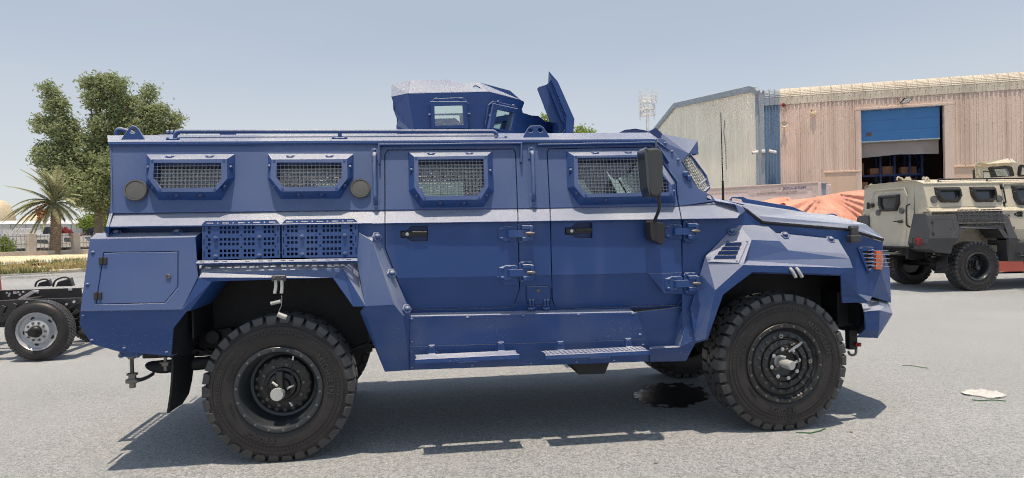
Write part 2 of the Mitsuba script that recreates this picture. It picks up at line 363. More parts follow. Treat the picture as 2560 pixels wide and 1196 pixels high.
# -- roof
def prof_at(px_lo, px_hi):
    return [V(*px_lo, .165), V(*px_lo, .145), V(px_lo[0], px_lo[1] - 5.5, .147), V(*px_hi, .31)]
ra = prof_at((270, 361), (268, 339)); rb = prof_at((1636, 353.5), (1624, 332))
ra += [np.array([ra[3][0] + .0, YC, ra[3][2] + .015])]; rb += [np.array([rb[3][0], YC, rb[3][2] + .015])]
rc = [q + np.array([0.13, 0, -.09]) for q in rb[2:]]
v = ra + rb + rc
roof = facets(v, [(0, 1, 6, 5), (1, 2, 7, 6), (2, 3, 8, 7), (3, 4, 9, 8), (7, 8, 11, 10), (8, 9, 12, 11)], .01, (0, .3, -1))
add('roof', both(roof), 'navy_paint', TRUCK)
# drip rails over the doors
drip = []
for path in ([(948, 412), (948, 366), (1302, 362), (1301, 408)], [(1345, 366), (1632, 360), (1648, 378), (1668, 408)]):
    q = [on_plane(x, y, UP_) + UP_[1] * .022 for x, y in path]
    for a, b in zip(q[:-1], q[1:]):
        d = (b - a) / np.linalg.norm(b - a)
        drip.append(bar(a - d * .008, b + d * .008, .012, .045, UP_[1]))
addm('drip_rail', drip, 'navy_paint')
# lifting lugs on the roof edge
def lug(out, holes, Y, t=.02):
    pl = (np.array([0, Y, 0.]), np.array([0, -1., 0]))
    p = Polygon(out)
    for x, y, r in holes: p = p.difference(Point(x, y).buffer(r))
    return slab(p, pl, t, .003)
addm('lifting_lug', lug([(296, 357), (322, 320), (329, 314.5), (338, 315.5), (345, 321), (367, 357)], [(331.5, 327.5, 7)], .20), 'navy_paint')
addm('lifting_lug', lug([(1302, 353), (1319, 322), (1326, 315), (1352, 314), (1360, 320), (1380, 352)], [(1326.5, 326, 6), (1351, 325.5, 6)], .20), 'navy_paint')
# roof rail
ry = .235
pth = [V(437, 351, ry), V(441, 330, ry), V(850, 329, ry), V(1236, 331, ry), V(1243, 349, ry)]
pth[1][2] = V(620, 329.5, ry)[2]; pth[3][2] = V(1200, 329, ry)[2]
rail = [tube(arcpath([pth[0], np.array([pth[0][0] + .01, ry, pth[1][2]]), np.array([pth[4][0] - .01, ry, pth[3][2]]), pth[4]], .07, 7), .0165, 12)]
addm('roof_rail', rail, 'navy_paint', smooth=40)
ft = []
for x, y, w in ((436, 351, 15), (850, 348.5, 19), (1251, 347.5, 16)):
    c = V(x, y, ry - .01); ft += [cbox(c[0] - w / 311, c[0] + w / 311, ry - .05, ry + .03, c[2] - .004, c[2] + .006, .002)]
    for s in (-1, 1): ft.append(dome(c + np.array([s * w / 400, -.03, .006]), (0, 0, 1), .012, .016, 8))
c = V(850, 348, ry); ft.append(cbox(c[0] - .014, c[0] + .014, ry - .014, ry + .014, c[2], c[2] + .065, .003))
addm('rail_foot', ft, 'navy_paint')
# things on the rear of the roof: bent tube, hinge barrel of the roof hatch
add('rear_tube', tube(arcpath([V(292, 345, .75), V(293, 322, .75), V(330, 331, .75), V(340, 345, .75)], .05, 6), .02, 10), 'navy_paint', TRUCK, 40)
q = V(418, 334, .9); rs = []
for dx in (0, .035, .07): rs.append(lathe([(0, 0), (.03, 0), (.03, .02), (0, .02)], q + np.array([dx, 0, 0]), (1, 0, 0), 12))
rs.append(cbox(q[0] - .06, q[0] + .1, q[1] - .05, q[1] + .05, q[2] - .05, q[2] - .015))
q2 = V(570, 328, .9); rs += [cbox(q2[0] - .06, q2[0] + .06, .86, .94, q2[2] - .05, q2[2] - .01), cbox(q2[0] - .05, q2[0] - .03, .88, .92, q2[2] - .05, q2[2] + .01), cbox(q2[0] + .02, q2[0] + .04, .88, .92, q2[2] - .05, q2[2] + .01)]
rs.append(cbox(V(520, 330, .9)[0], V(620, 330, .9)[0], .7, 1.7, ra[4][2] - .01, ra[4][2] + .03))
add('hatch_hinge', rs, 'navy_paint', TRUCK)

# -- windows: bevelled frame, wire grille, glass
def grid_mesh(poly_px, pl, depth, pitch, r, slope=0.0):
    poly = pixpoly(Polygon(poly_px).buffer(3), (pl[0] + pl[1] * depth, pl[1])); o, n = pl[0] + pl[1] * depth, pl[1]
    u = np.cross([0, 0, 1], n); u /= np.linalg.norm(u); w = np.cross(n, u); x0, y0, x1, y1 = poly.bounds; ms = []
    k = int((x1 - x0) / pitch)
    for i in range(k + 1):
        x = x0 + (x1 - x0 - k * pitch) / 2 + i * pitch
        for g in getattr(poly.intersection(LineString([(x, y0 - 1), (x, y1 + 1)])), 'geoms', [poly.intersection(LineString([(x, y0 - 1), (x, y1 + 1)]))]):
            if g.is_empty or g.length < .01: continue
            a, b = g.coords[0], g.coords[-1]; ms.append(tube([o + a[0] * u + a[1] * w, o + b[0] * u + b[1] * w], r, 5, caps=False))
    k = int((y1 - y0) / pitch)
    for i in range(k + 1):
        y = y0 + (y1 - y0 - k * pitch) / 2 + i * pitch
        g = poly.intersection(LineString([(x0 - 1, y), (x1 + 1, y)]))
        if g.is_empty or g.length < .01: continue
        a, b = g.coords[0], g.coords[-1]; ms.append(tube([o + a[0] * u + a[1] * w + n * r * 1.6, o + b[0] * u + b[1] * w + n * r * 1.6], r, 5, caps=False))
    return cat(ms)
FD = .085
def facing(m, k, n):
    """turns the whole mesh so that its face k looks along n"""
    a, b, c = np.array(m.vertices)[np.array(m.faces)[k]]
    return m if np.cross(b - a, c - a) @ n > 0 else mk(m.vertices, np.array(m.faces)[:, ::-1])
def window(no, parent):
    outer, front, opening = WIN[no]
    O = np.array([on_plane(x, y, UP_) for x, y in outer]); plf = (UP_[0] + UP_[1] * FD, UP_[1])
    F_ = np.array([on_plane(x, y, plf) for x, y in front]); I_ = np.array([on_plane(x, y, plf) for x, y in opening])
    B_ = I_ - UP_[1] * (FD + .02); N = len(O); i = np.arange(N); j = (i + 1) % N
    V_ = np.vstack([O, F_, I_, B_]); f = []
    for a in range(3): f += [np.stack([i + a * N, j + a * N, j + a * N + N], 1), np.stack([i + a * N, j + a * N + N, i + a * N + N], 1)]
    fr = [flatfaces(facing(mk(V_, np.vstack(f)), 2 * N, UP_[1]))]
    nB = UP_[1]
    bolts, shade_quads = [], []
    for a, b, ts in ((0, 1, (.25, .74)), (1, 2, (.5,)) , (2, 3, (.5,)), (3, 4, (.3, .7)), (4, 5, (.5,)), (5, 0, (.55,))) if N == 6 else ((0, 1, (.3, .7)), (3, 4, (.5,)), (4, 5, (.2, .75)), (5, 6, (.5,)), (6, 0, (.5,))):
        for t in ts:
            mO = O[a] * (1 - t) + O[b] * t; mF = F_[a] * (1 - t) + F_[b] * t; m = mO * .45 + mF * .55
            e = (O[b] - O[a]) / np.linalg.norm(O[b] - O[a]); s = mF - mO; nn = np.cross(e, s); nn /= np.linalg.norm(nn)
            cen = (O.mean(0) + F_.mean(0)) / 2
            if nn @ (m - cen) < 0: nn = -nn
            bolts.append(dome(m - nn * .004, nn, .0155, .016, 9))
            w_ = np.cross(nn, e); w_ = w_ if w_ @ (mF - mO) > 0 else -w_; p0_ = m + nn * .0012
            shade_quads.append(mk([p0_ - e * .036 - w_ * .024, p0_ + e * .036 - w_ * .024, p0_ + e * .022 + w_ * .02, p0_ - e * .022 + w_ * .02], [[0, 1, 2], [0, 2, 3]]))  # flat dark patch painting the shade of a bolt recess
    for k in ((0, 1, 3, 4) if N == 6 else (0, 4, 5)):
        bolts.append(lathe([(.0, .004), (.010, .004), (.010, 0)], (F_[k] * .5 + I_[k] * .5), nB, 8))
    p = addm('window_frame', fr + bolts, 'navy_paint', parent); addm('pocket_shade', shade_quads, 'navy_dark', parent)
    addm('wire_grille', grid_mesh(opening, UP_, FD - .02, .0285, .0021), 'wire_steel', parent)
    o2 = (UP_[0] - UP_[1] * .0, UP_[1])
    addm('window_glass', slab(Polygon(opening).buffer(5), o2, .0001, 0) if False else pane(Polygon(opening).buffer(6), o2), 'window_glass', parent)
def pane(poly, pl):
    pp = pixpoly(poly, pl); o, n = pl; u = np.cross([0, 0, 1], n); u /= np.linalg.norm(u); w = np.cross(n, u)
    r = np.array(pp.exterior.coords)[:-1]; r = r if pp.exterior.is_ccw else r[::-1]
    return mk(o + r[:, :1] * u + r[:, 1:] * w, ear([r]))
window(1, TRUCK); window(2, TRUCK)
for x, y, r in PORTS:
    o = on_plane(x, y, UP_); rr = r / 311
    k = addm('firing_port', lathe([(rr, 0), (rr, .028), (rr * .97, .034), (rr * .86, .034), (rr * .85, .028), (rr * .8, .030), (0, .032)], o, UP_[1], 40), 'disc_grey', smooth=35)

# -- doors
doors = []
for D, w in ((D1, 3), (D2, 4)):
    low = D.intersection(LOWER).buffer(0); cen = D.centroid.x
    jog = Polygon([(1240, 690), (1262, 714), (1345, 712), (1355, 688), (1355, 680), (1240, 680)] if w == 3 else [(1617, 680), (1662, 735), (1706, 735), (1708, 676)])
    hx, hy = (1037, 585) if w == 3 else (1448, 577)
    recess = Polygon([(hx - 35, hy - 7.5), (hx - 20, hy - 7.5), (hx - 8, hy - 19), (hx + 32, hy - 20), (hx + 33, hy + 19), (hx - 8, hy + 20), (hx - 20, hy + 11), (hx - 35, hy + 11)])
    m = [skin(D.intersection(UPPER), UP_), skin(D.intersection(BELTP), BELT_), skin(low.difference(recess), LOW_, .02), skin(D.intersection(LOWER2).difference(jog), LOW2_, .02, 0), skin(D.intersection(LOWER2).intersection(jog), LOW_, .02)]
    d = addm('door', m, 'navy_paint'); doors.append(d)
    window(w, d)
    # recessed pocket and handle
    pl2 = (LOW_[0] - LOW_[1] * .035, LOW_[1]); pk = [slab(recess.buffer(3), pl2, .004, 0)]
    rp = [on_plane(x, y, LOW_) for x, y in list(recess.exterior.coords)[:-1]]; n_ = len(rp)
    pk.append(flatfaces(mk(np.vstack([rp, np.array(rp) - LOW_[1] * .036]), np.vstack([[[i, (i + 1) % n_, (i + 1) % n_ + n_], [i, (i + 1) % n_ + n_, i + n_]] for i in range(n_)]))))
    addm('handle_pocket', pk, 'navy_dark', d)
    a, b = V(hx - 33, hy + 1, .0), V(hx + 31, hy + 0, .0)
    hd = [hull([(x, y, z) for x in (a[0], b[0]) for y in (-.012 if x == a[0] else .004, .02) for z in (a[2] - .017, a[2] + .017)]),
          cbox(a[0] + .075, b[0] + .002, -.022, .005, a[2] - .004, a[2] + .022, .006)]
    addm('door_handle', hd, 'black_plastic', d)
    addm('lock_cylinder', lathe([(.013, 0), (.013, .006), (.010, .008), (0, .008)], V(hx - 19, hy + 1, -.012), (0, -1, 0), 14), 'steel', d, 40)
# hinges
def hinge(dx, dz):
    q = lambda x, y: Polygon([(x + 0, y)]) if 0 else (x, y)
    pl = LOW_; hs = [slab([(1245, 572), (1262, 566.5), (1285, 565), (1292, 571), (1292, 605), (1270, 605), (1251, 602), (1245, 594)], pl, .012, .003, .012),
                     slab([(1299, 556.5), (1326, 556), (1330.5, 562), (1331, 608), (1326, 613.5), (1303, 613), (1296, 604), (1295, 563)], pl, .012, .003, .012)]
    A, B = V(1267, 585, -.03), V(1322, 584, -.03); zt = .028
    hs.append(hull([(A[0], -.012, A[2] - zt), (A[0], -.012, A[2] + zt), (A[0] + .012, -.042, A[2] - zt), (A[0] + .012, -.042, A[2] + zt), (B[0], -.05, A[2] - zt), (B[0], -.05, A[2] + zt), (B[0], -.012, A[2] - zt), (B[0], -.012, A[2] + zt)]))
    for s in (-1, 1): hs.append(cbox(B[0] - .055, B[0] + .022, -.056, -.012, A[2] + (zt + .002 if s > 0 else -zt - .036), A[2] + (zt + .036 if s > 0 else -zt - .002), .004))
    hs.append(cbox(B[0] + .004, B[0] + .03, -.06, -.02, A[2] - .06, A[2] + .058, .003))
    for x, y in ((1254, 574), (1272, 569.5), (1254, 597), (1272, 600), (1304, 561), (1321, 560), (1304, 607.5), (1321, 607)):
        hs.append(dome(V(x, y, -.012), (0, -1, 0), .0125, .009, 8))
    pin = lathe([(0, -.05), (.009, -.038), (.014, -.01), (.014, 0), (.011, .0), (.011, .012), (.009, .012), (.009, .022), (0, .022)], (B[0] + .015, -.062, A[2]), (1, 0, -.05), 12)
    return moved(cat(hs), (dx, 0, dz)), moved(pin, (dx, 0, dz))
base = V(1290, 582, 0)
for x, y in ((1290, 582), (1292.5, 679.5), (1702.5, 576.5), (1704.5, 706.5)):
    d = V(x, y, 0) - base; h, pn = hinge(d[0], d[2]); k = addm('hinge', h, 'navy_paint'); addm('hinge_pin', pn, 'dull_steel', k, 40)
# grab handles
def grab(xs, Yo=.05):
    q = [on_plane(x, y, UP_) + UP_[1] * d for (x, y, d) in xs]
    m = [tube(arcpath(q, .03, 5), .0165, 10)]
    for (x, y, d) in (xs[0], xs[-1]):
        o = on_plane(x, y, UP_); m += [slab(Polygon([(x - 7, y - 14), (x + 7, y - 14), (x + 8, y + 14), (x - 6, y + 14)]).buffer(2), UP_, .008, .002, .008), dome(o + UP_[1] * .008 + np.array([0, 0, .03 if y < 420 else -.03]), UP_[1], .012, .012, 8)]
    return cat(m)
addm('grab_handle', grab([(1328, 382, .0), (1328, 386, .055), (1330, 440, .06), (1332, 496, .055), (1333, 502, 0)]), 'navy_paint', smooth=40)
addm('grab_handle', grab([(937, 386, .0), (937, 390, .055), (937, 440, .06), (939, 504, .055), (939, 510, 0)]), 'navy_paint', smooth=40)
# fuel flap
k = addm('fuel_flap', slab(FUEL, LOW2_, .01, .002), 'navy_paint')
addm('flap_lock', lathe([(.016, 0), (.016, .006), (.010, .008), (.009, .003), (0, .003)], on_plane(1345.5, 727, LOW2_), LOW2_[1], 14), 'dull_steel', k, 40)
fh = []
for x in (1327.5, 1364.5):
    o = on_plane(x, 770, LOW2_)
    for s in (-1, 1): fh.append(tube(arcpath([o + np.array([s * .012, -.01, -.012]), o + np.array([s * .012, -.035, .02]), o + np.array([s * .012, -.03, .07]), o + np.array([s * .012, -.004, .075])], .02, 4), .008, 7))
    fh.append(tube([o + np.array([-.026, -.014, -.004]), o + np.array([.026, -.014, -.004])], .012, 8)); fh.append(cbox(o[0] - .02, o[0] + .02, o[1] - .03, o[1], o[2] - .02, o[2], .003))
addm('flap_hinge', fh, 'navy_paint', k)

# -- sill box, steps
SU, SL = zplane(1.07, .02, .86, .05), zplane(.86, .05, .61, .10)
c1, c2 = (1024, 867), (1617, 849)
upq = [(1010, 792), (1577, 780.5), (1592, 781), (1617, 849), (1024, 867), (1012, 850)]
sill = [slab([(1024, 793), (1580, 781), (1592, 783), (1617, 849), (1024, 867)], SU, .01, .003), slab([(1024, 867), (1617, 849), (1625, 872), (1623, 904.5), (1024, 926)], SL, .01, .003)]
a, b, cc, d_ = on_plane(1009, 792, SU), on_plane(1585, 781, SU), on_plane(1577, 771, LOW2_), on_plane(1012, 783, LOW2_)
a2, b2 = a + np.array([0, .12, .02]), b + np.array([0, .12, .02])
sill.append(facets([a, b, b2, a2], [(0, 1, 2, 3)], .01, (0, 0, -1)))
e1, e2, e3 = on_plane(1592, 783, SU), on_plane(1617, 849, SU), on_plane(1623, 904, SL)
sill.append(facets([e1, e2, e3, e3 + [0, .25, 0], e2 + [0, .25, 0], e1 + [0, .25, 0]], [(0, 1, 4, 5), (1, 2, 3, 4)], .01, (-1, 0, 0)))
for x, y in ((1029, 799), (1169, 795), (1308, 791), (1446, 788), (1582, 785.5), (1029, 856), (1600, 838)): sill.append(dome(on_plane(x, y, SU), SU[1], .0135, .013, 9))
for x, y in ((1029, 882), (1030, 921), (1180, 916), (1327, 911), (1441, 907), (1535, 903), (1607, 863)): sill.append(dome(on_plane(x, y, SL), SL[1], .012, .011, 9))
addm('sill_box', sill, 'navy_paint')
def step(x0, x1, yt0, yt1, brk, tx, teeth):
    A, B = V(x0, yt0, -.17), V(x1, yt1, -.17); z = (A[2] + B[2]) / 2
    ms = [cbox(A[0], B[0], -.172, -.150, z - .038, z, .004), cbox(A[0] + .01, B[0] - .01, -.150, .0, z - .010, z - .002, .002), cbox(A[0], B[0], -.01, .01, z - .036, z, .004)]
    for i in range(22 if teeth else 0):
        x = A[0] + .03 + i * (B[0] - A[0] - .06) / 21
        ms.append(cbox(x - .008, x + .008, -.148, -.015, z - .004, z + .006, .002))
    t0, t1 = V(tx[0], 905, -.17)[0], V(tx[1], 905, -.17)[0]; ms.append(cbox(t0, t1, -.168, -.12, z - .052, z - .038, .004))
    br = []
    for px, py in brk:
        o = on_plane(px, py, SL); x = o[0]
        br += [cbox(x - .045, x + .045, o[1] - .012, o[1] + .01, z - .075, z + .085, .004), cbox(x - .026, x + .026, o[1] - .03, o[1] - .012, z - .06, z + .065, .004)]
        br += [hexbolt((x - .004, o[1] - .03, z + .045), (0, -1, 0), .012, .01), hexbolt((x, o[1] - .03, z - .052), (0, -1, 0), .012, .01)]
        br += [hull([(x - .026, o[1] - .02, z), (x + .026, o[1] - .02, z), (x - .026, -.15, z - .004), (x + .026, -.15, z - .004), (x - .026, o[1] - .02, z - .05), (x + .026, o[1] - .02, z - .05), (x - .02, -.14, z - .02), (x + .02, -.14, z - .02)])]
    k = addm('side_step', ms, 'navy_paint'); addm('step_bracket', br, 'navy_paint', k)
step(1037, 1299, 895, 889, ((1080, 892), (1252, 885)), (1144, 1196), False); step(1364, 1625, 885, 878.5, ((1400, 880), (1569, 872)), (1475, 1527), True)
# front lower box between sill and front arch
Yf = .01
v = [V(1625, 873, Yf), V(1700, 868, Yf), V(1745, 846, Yf), V(1715, 903, .08), V(1625, 905, .09), V(1625, 866, .13), V(1683, 862, .13), V(1704, 778, .07), V(1722, 781, Yf + .01), V(1757, 783, Yf + .0), V(1724, 850, .13)]
fb = facets(v, [(0, 1, 3, 4), (1, 2, 3), (0, 5, 6, 1), (6, 7, 8, 1), (8, 9, 2, 1)], .01, (0, 1, 0))
addm('sill_end_box', fb, 'navy_paint')
# -- rear storage box / fender
FU, FL = zplane(1.70, -.04, 1.235, -.13), zplane(1.235, -.13, .80, -.07)
LOCK = Polygon([(260, 633), (444, 630), (443.5, 718), (411, 757), (241, 760)])
upp = Polygon([(225, 598), (488, 593), (495, 694), (455, 775), (201, 779.5), (212, 700)])
lowp = Polygon([(201, 779.5), (455, 775), (467, 779), (433.6, 821), (428, 891), (295, 879), (228, 860), (200, 814)])
rf = [slab(upp.difference(LOCK.buffer(1.6)), FU, .012, .003), slab(lowp, FL, .012, .003), slab(LOCK.buffer(4), FU, .003, 0, -.016)]
# top chamfer and the flat top of the box
t0, t1 = on_plane(225, 598, FU), on_plane(488, 593, FU)
u0, u1 = V(240, 583, .04), V(505, 581, .04)
rf.append(facets([t0, t1, u1, u0, u0 + [0, .12, .0], u1 + [0, .12, .0]], [(0, 1, 2, 3), (3, 2, 5, 4)], .01, (0, .3, -1)))
# right end of the box (faces the shelf), left end is the rear face
b0, b1 = on_plane(495, 694, FU), V(491.5, 656, -.03)
rf.append(facets([t1, u1, u1 + [0, .1, 0], V(493, 656, .1), V(491.5, 660, -.055)], [(0, 1, 2, 3, 4)], .01, (-1, 0, 0)))
l = [on_plane(225, 598, FU), on_plane(201, 779.5, FL), on_plane(200, 814, FL), on_plane(228, 860, FL), on_plane(295, 879, FL), on_plane(428, 891, FL)]
l2 = [u0 + [0, .35, 0]] + [q + np.array([.0, .62, 0]) for q in l[1:]]
rf.append(facets([u0] + l + l2, [(0, 1, 7), (1, 2, 8, 7), (2, 3, 9, 8), (3, 4, 10, 9), (4, 5, 11, 10), (5, 6, 12, 11)], .01, (1, 0, 0)))
for x, y in ((229, 632), (216, 712), (206, 791), (227, 852), (308, 872), (414, 882)):
    pl = FU if y < 780 else FL; rf.append(dome(on_plane(x + 3, y, pl), pl[1], .013, .012, 9))
box_k = addm('fender_box', rf, 'navy_paint')
lk = addm('locker_door', slab(LOCK, FU, .012, .002), 'navy_paint', box_k)
lh = []
for x, y in ((256.5, 653), (243.5, 740)):
    for dx in (-5.5, 5.5): lh.append(slab([(x + dx - 4.4, y - 9), (x + dx + 4.4, y - 9), (x + dx + 4, y + 9), (x + dx - 4.8, y + 9)], FU, .014, .004, .014))
    lh.append(tube([on_plane(x + .8, y - 9, FU) + FU[1] * .008, on_plane(x - .6, y + 9, FU) + FU[1] * .008], .006, 8))
addm('locker_hinge', lh, 'black_plastic', box_k)
addm('locker_lock', lathe([(.017, 0), (.017, .012), (.012, .014), (.010, .006), (0, .006)], on_plane(421.5, 692, FU), FU[1], 16), 'dull_steel', box_k, 40)
def dome_nut(o, n, up=True):
    return cat(dome(o, n, .022, .024, 12), lathe([(.042, -.004), (.036, .004), (.03, .004)], o, n, 6))
for x, y in ((290, 583), (443, 581)): addm('dome_nut', dome_nut(V(x, y, .03), (0, -.55, .83)), 'navy_paint', box_k, 40)
# -- shelf above the rear wheel with the arch flare
E_ = -.10
s0, s1, s2, s3 = V(492, 657, .03), V(894, 650, .03), V(857, 672, -.085), V(505, 682, -.085)
lip_t = [V(455, 777, -.14), V(498, 694, -.11), s3, s2, V(913, 765, -.14)]
lip_b = [V(474, 778, -.12), V(530, 704, -.10), V(832, 695, -.10), V(883, 767, -.12), V(911, 768, -.13)]
fl = [facets([s0, s1, s2, s3], [(0, 1, 2, 3)], .01, (0, .2, -1)),
      facets(lip_t + lip_b, [(0, 1, 6, 5), (1, 2, 3, 7, 6), (3, 4, 9, 8, 7)], .012, (0, 1, 0)),
      facets([s0, s3, V(455, 777, -.14), V(490, 700, -.05)], [(0, 1, 2, 3)], .006, (0, 1, 0)),
      facets([s1, s2, V(913, 765, -.14), V(920, 740, .0)], [(0, 1, 2, 3)], .006, (0, 1, 0))]
in_b = [q + np.array([0, .55, 0]) for q in lip_b]
fl.append(facets(lip_b[:4] + in_b[:4], [(0, 1, 5, 4), (1, 2, 6, 5), (2, 3, 7, 6)], .006, (0, 0, 1)))
addm('rear_arch_flare', fl, 'navy_paint')
# -- block between rear arch and door
Q = dict(a=V(897, 573, .07), b=V(936, 573, .06), c=V(941, 582, .0), d=V(1026, 782, .01), e=V(1008, 790, -.10), f=V(985, 762, -.135), g=V(930, 603, -.045), h=V(897, 583, -.02), i=V(893, 655, -.06), j=V(913, 766, -.14), k=V(917, 795, -.125), l=V(1024, 797, .01), m=V(1024, 926, .09), n=V(962, 930, .03), o=V(900, 780, -.10))
Q['p'] = Q['d'] + [0, .12, .0]; Q['q'] = Q['c'] + [0, .08, .01]; Q['r'] = Q['n'] + [0, .5, 0]; Q['s'] = Q['o'] + [0, .5, 0]; Q['t'] = V(883, 767, .35)
kk = list(Q); ix = {k: i for i, k in enumerate(kk)}; vv = [Q[k] for k in kk]
fc = ['abgh', 'bcg', 'gcdef'[:5], 'hgfji', 'jfek', 'eldd'[:3], 'kelmn', 'okn', 'ahi', 'nors'[:2] + 'sr', 'cqpd', 'bqc']
fc = [tuple(ix[c] for c in s) for s in ('abgh', 'bcg', 'gcdef', 'hgfji', 'jfek', 'edl', 'kelmn', 'jko', 'okn', 'cqpd')]
bl = [facets(vv, fc, .01, (0, 1, 0)), facets([Q['o'], Q['n'], Q['r'], Q['s']], [(0, 1, 2, 3)], .006, (1, 0, 0)), facets([Q['h'], Q['a'], Q['a'] + [0, .05, 0], Q['i'] + [0, .1, 0], Q['i']], [(0, 1, 2, 3, 4)], .006, (1, 0, 0))]
addm('arch_end_block', bl, 'navy_paint')
for x, y in ((943, 592), (980, 684), (1018, 773)):
    o = (Q['g'] * .5 + Q['c'] * .5) if y < 600 else (Q['f'] * .5 + Q['d'] * .5) if y > 700 else (Q['g'] + Q['c'] + Q['f'] + Q['d']) / 4
    nn = np.cross(Q['d'] - Q['c'], Q['f'] - Q['g']); oo = V(x, y, o[1] - .01); addm('dome_nut', dome_nut(oo, (.5, -.85, .3)), 'navy_paint', TRUCK, 40)
# -- perforated panels over the shelf
MP = zplane(1.5, -.045, 1.78, -.02)
def slot(x0, x1, y, r): return LineString([(x0 + r, y), (x1 - r, y)]).buffer(r, 4)
C8 = lambda x, y: (480 + x / 4.784, 530 + y / 4.784)
def molle(out, slots, dots, cols, rows, side, dy):
    p = Polygon([C8(*q) for q in out]); h = []
    for a, b, y in slots: x0, y0 = C8(a, y); x1, _ = C8(b, y); h.append(slot(x0, x1, y0, 1.7))
    for x, y in dots: h.append(Point(C8(x, y)).buffer(2.3, 4))
    xm = sum(cols) / len(cols)
    for x in cols:
        for y in rows:
            cx, cy = C8(x, y - (x - xm) * dy); h.append(sbox(cx - 3.3, cy - 3.5, cx + 3.3, cy + 3.5))
    for x, y0, y1 in side: a = C8(x, y0); b = C8(x, y1); h.append(sbox(a[0] - 1, a[1], a[0] + 1, b[1]))
    return p.difference(unary_union(h))
pL = molle([(120, 150), (160, 110), (1005, 95), (1050, 140), (1055, 550), (120, 575)], [(172, 255, 138), (360, 440, 135), (545, 628, 132), (730, 815, 128), (917, 1000, 125)], [(307, 137), (493, 134), (679, 131), (865, 127), (178, 293), (180, 432), (590, 281), (590, 424), (994, 275), (996, 413)],
           [205, 347, 396, 446, 496, 544, 634, 685, 733, 873, 922, 970], [188, 241, 327, 384, 464, 519], [(144, 180, 250), (144, 318, 394), (144, 475, 550), (1027, 165, 235), (1028, 300, 375), (1030, 450, 520)], .014)
pR = molle([(1075, 140), (1120, 92), (1940, 82), (1985, 125), (1980, 545), (1075, 550)], [(1120, 1205, 121), (1305, 1388, 119), (1488, 1570, 117), (1670, 1752, 114), (1852, 1933, 111)], [(1253, 121), (1437, 118), (1619, 116), (1800, 112), (1128, 272), (1130, 410), (1530, 265), (1532, 404), (1926, 257), (1928, 394)],
           [1152, 1200, 1248, 1388, 1436, 1485, 1577, 1625, 1672, 1719, 1766, 1903], [172, 225, 308, 363, 443, 500], [(1093, 160, 235), (1095, 300, 375), (1096, 448, 520), (1958, 148, 220), (1960, 283, 358), (1962, 430, 505)], .012)
for p, nuts in ((pL, ((283, 320), (283, 537), (804, 310), (805, 527))), (pR, ((1318, 299), (1321, 513), (1826, 288), (1830, 503)))):
    k = addm('perforated_panel', slab(p, MP, .005, .0), 'navy_paint')
    addm('panel_bolt', [cat(hexbolt(on_plane(*C8(x, y), MP), MP[1], .012, .02), tube([on_plane(*C8(x, y), MP), on_plane(*C8(x, y), MP) - MP[1] * .07], .010, 6)) for x, y in nuts], 'navy_paint', k)
a, b = V(490, 656, -.075), V(894, 650, -.075)
fr = []
pl = (a, np.array([0, -.35, .94])); pl = (a, pl[1] / np.linalg.norm(pl[1]))
sp = Polygon([(490, 652), (893, 646), (893, 652.5), (490, 659)])
hs = [slot(x - 6, x + 6, 655.5 - (x - 490) * .0152, .9) for x in (505, 540, 562, 618, 652, 675, 708, 729, 785, 820, 840, 872)]
fr.append(slab(sp.difference(unary_union(hs)), pl, .004, 0))
fr.append(bar(a + [0, .004, -.014], b + [0, .004, -.014], .004, .018))
tz = (a[2] + b[2]) / 2 - .012; tx0, tx1 = a[0] + .02, b[0] - .04
tr_h = []
for g0_, nn_ in ((0.03, 1), (.13, 2), (.235, 2), (.34, 2), (.44, 2), (.57, 2), (.68, 2), (.79, 2), (.90, 2), (1.0, 2), (1.1, 2)):
    for i in range(nn_): tr_h.append(sbox(-.050, 0, -.026, .028)); tr_h[-1] = sbox(tx0 + g0_ + i * .05, -.050, tx0 + g0_ + i * .05 + .036, -.022)
for i in range(9): x = tx0 + .03 + i * .125; tr_h += [sbox(x, -.068, x + .05, -.061), Point(x + .085, -.0645).buffer(.005, 3)]
tray = sbox(tx0, -.078, tx1, -.005).difference(unary_union([h for h in tr_h]))
fr.append(plate(tray, np.array([0, 0, tz]), (0, 0, 1), .004, 0, up=(0, 1, 0)) if 0 else moved(trimesh_flat(tray, .004), (0, 0, tz)))
addm('panel_rail', fr, 'navy_paint')
# electric plugs hanging from the arches
def plugs(o, hang):
    m = [tube(arcpath([o + [0, 0, .01], o + [0, -.004, -.05], o + [dx, -.01, -.088]], .02, 3), [.011, .011, .011, .013, .014, .014][:6] if 0 else .0125, 8) for o, dx in ((o + np.array([-.022, 0, 0]), -.008), (o + np.array([.022, 0, 0]), -.004))]
    if hang:
        m += [tube([o + [-.06, -.01, -.16], o + [.012, -.012, -.145]], .013, 8), tube([o + [.02, -.01, -.1], o + [.018, -.01, -.17], o + [-.012, -.01, -.24]], .0025, 5), tube([o + [-.012, -.01, -.24], o + [.05, -.012, -.265]], .019, 10)]
    return cat(m)
o = V(697, 700, -.12); k = addm('plug_plate', [cbox(o[0] - .05, o[0] + .05, -.13, -.09, o[2] - .012, o[2] + .032, .004)] + [dome(o + np.array([s * .03, -.014, .012]), (0, -1, 0), .011, .008, 8) for s in (-1, 1)], 'charcoal_paint', far=False)[0]
add('plug', plugs(o + [0, 0, -.012], True), 'zinc_cap', k, 40)
o = V(1985, 672, -.13); k = addm('plug_plate', cbox(o[0] - .05, o[0] + .05, -.13, -.09, o[2] - .01, o[2] + .004, .003), 'navy_dark', far=False)[0]
add('plug', cat([tube(arcpath([o + [dx, 0, .002], o + [dx, -.03, -.012], o + [dx + .03, -.035, -.07]], .02, 4), .0135, 9) for dx in (-.035, .02)]), 'zinc_cap', k, 40)

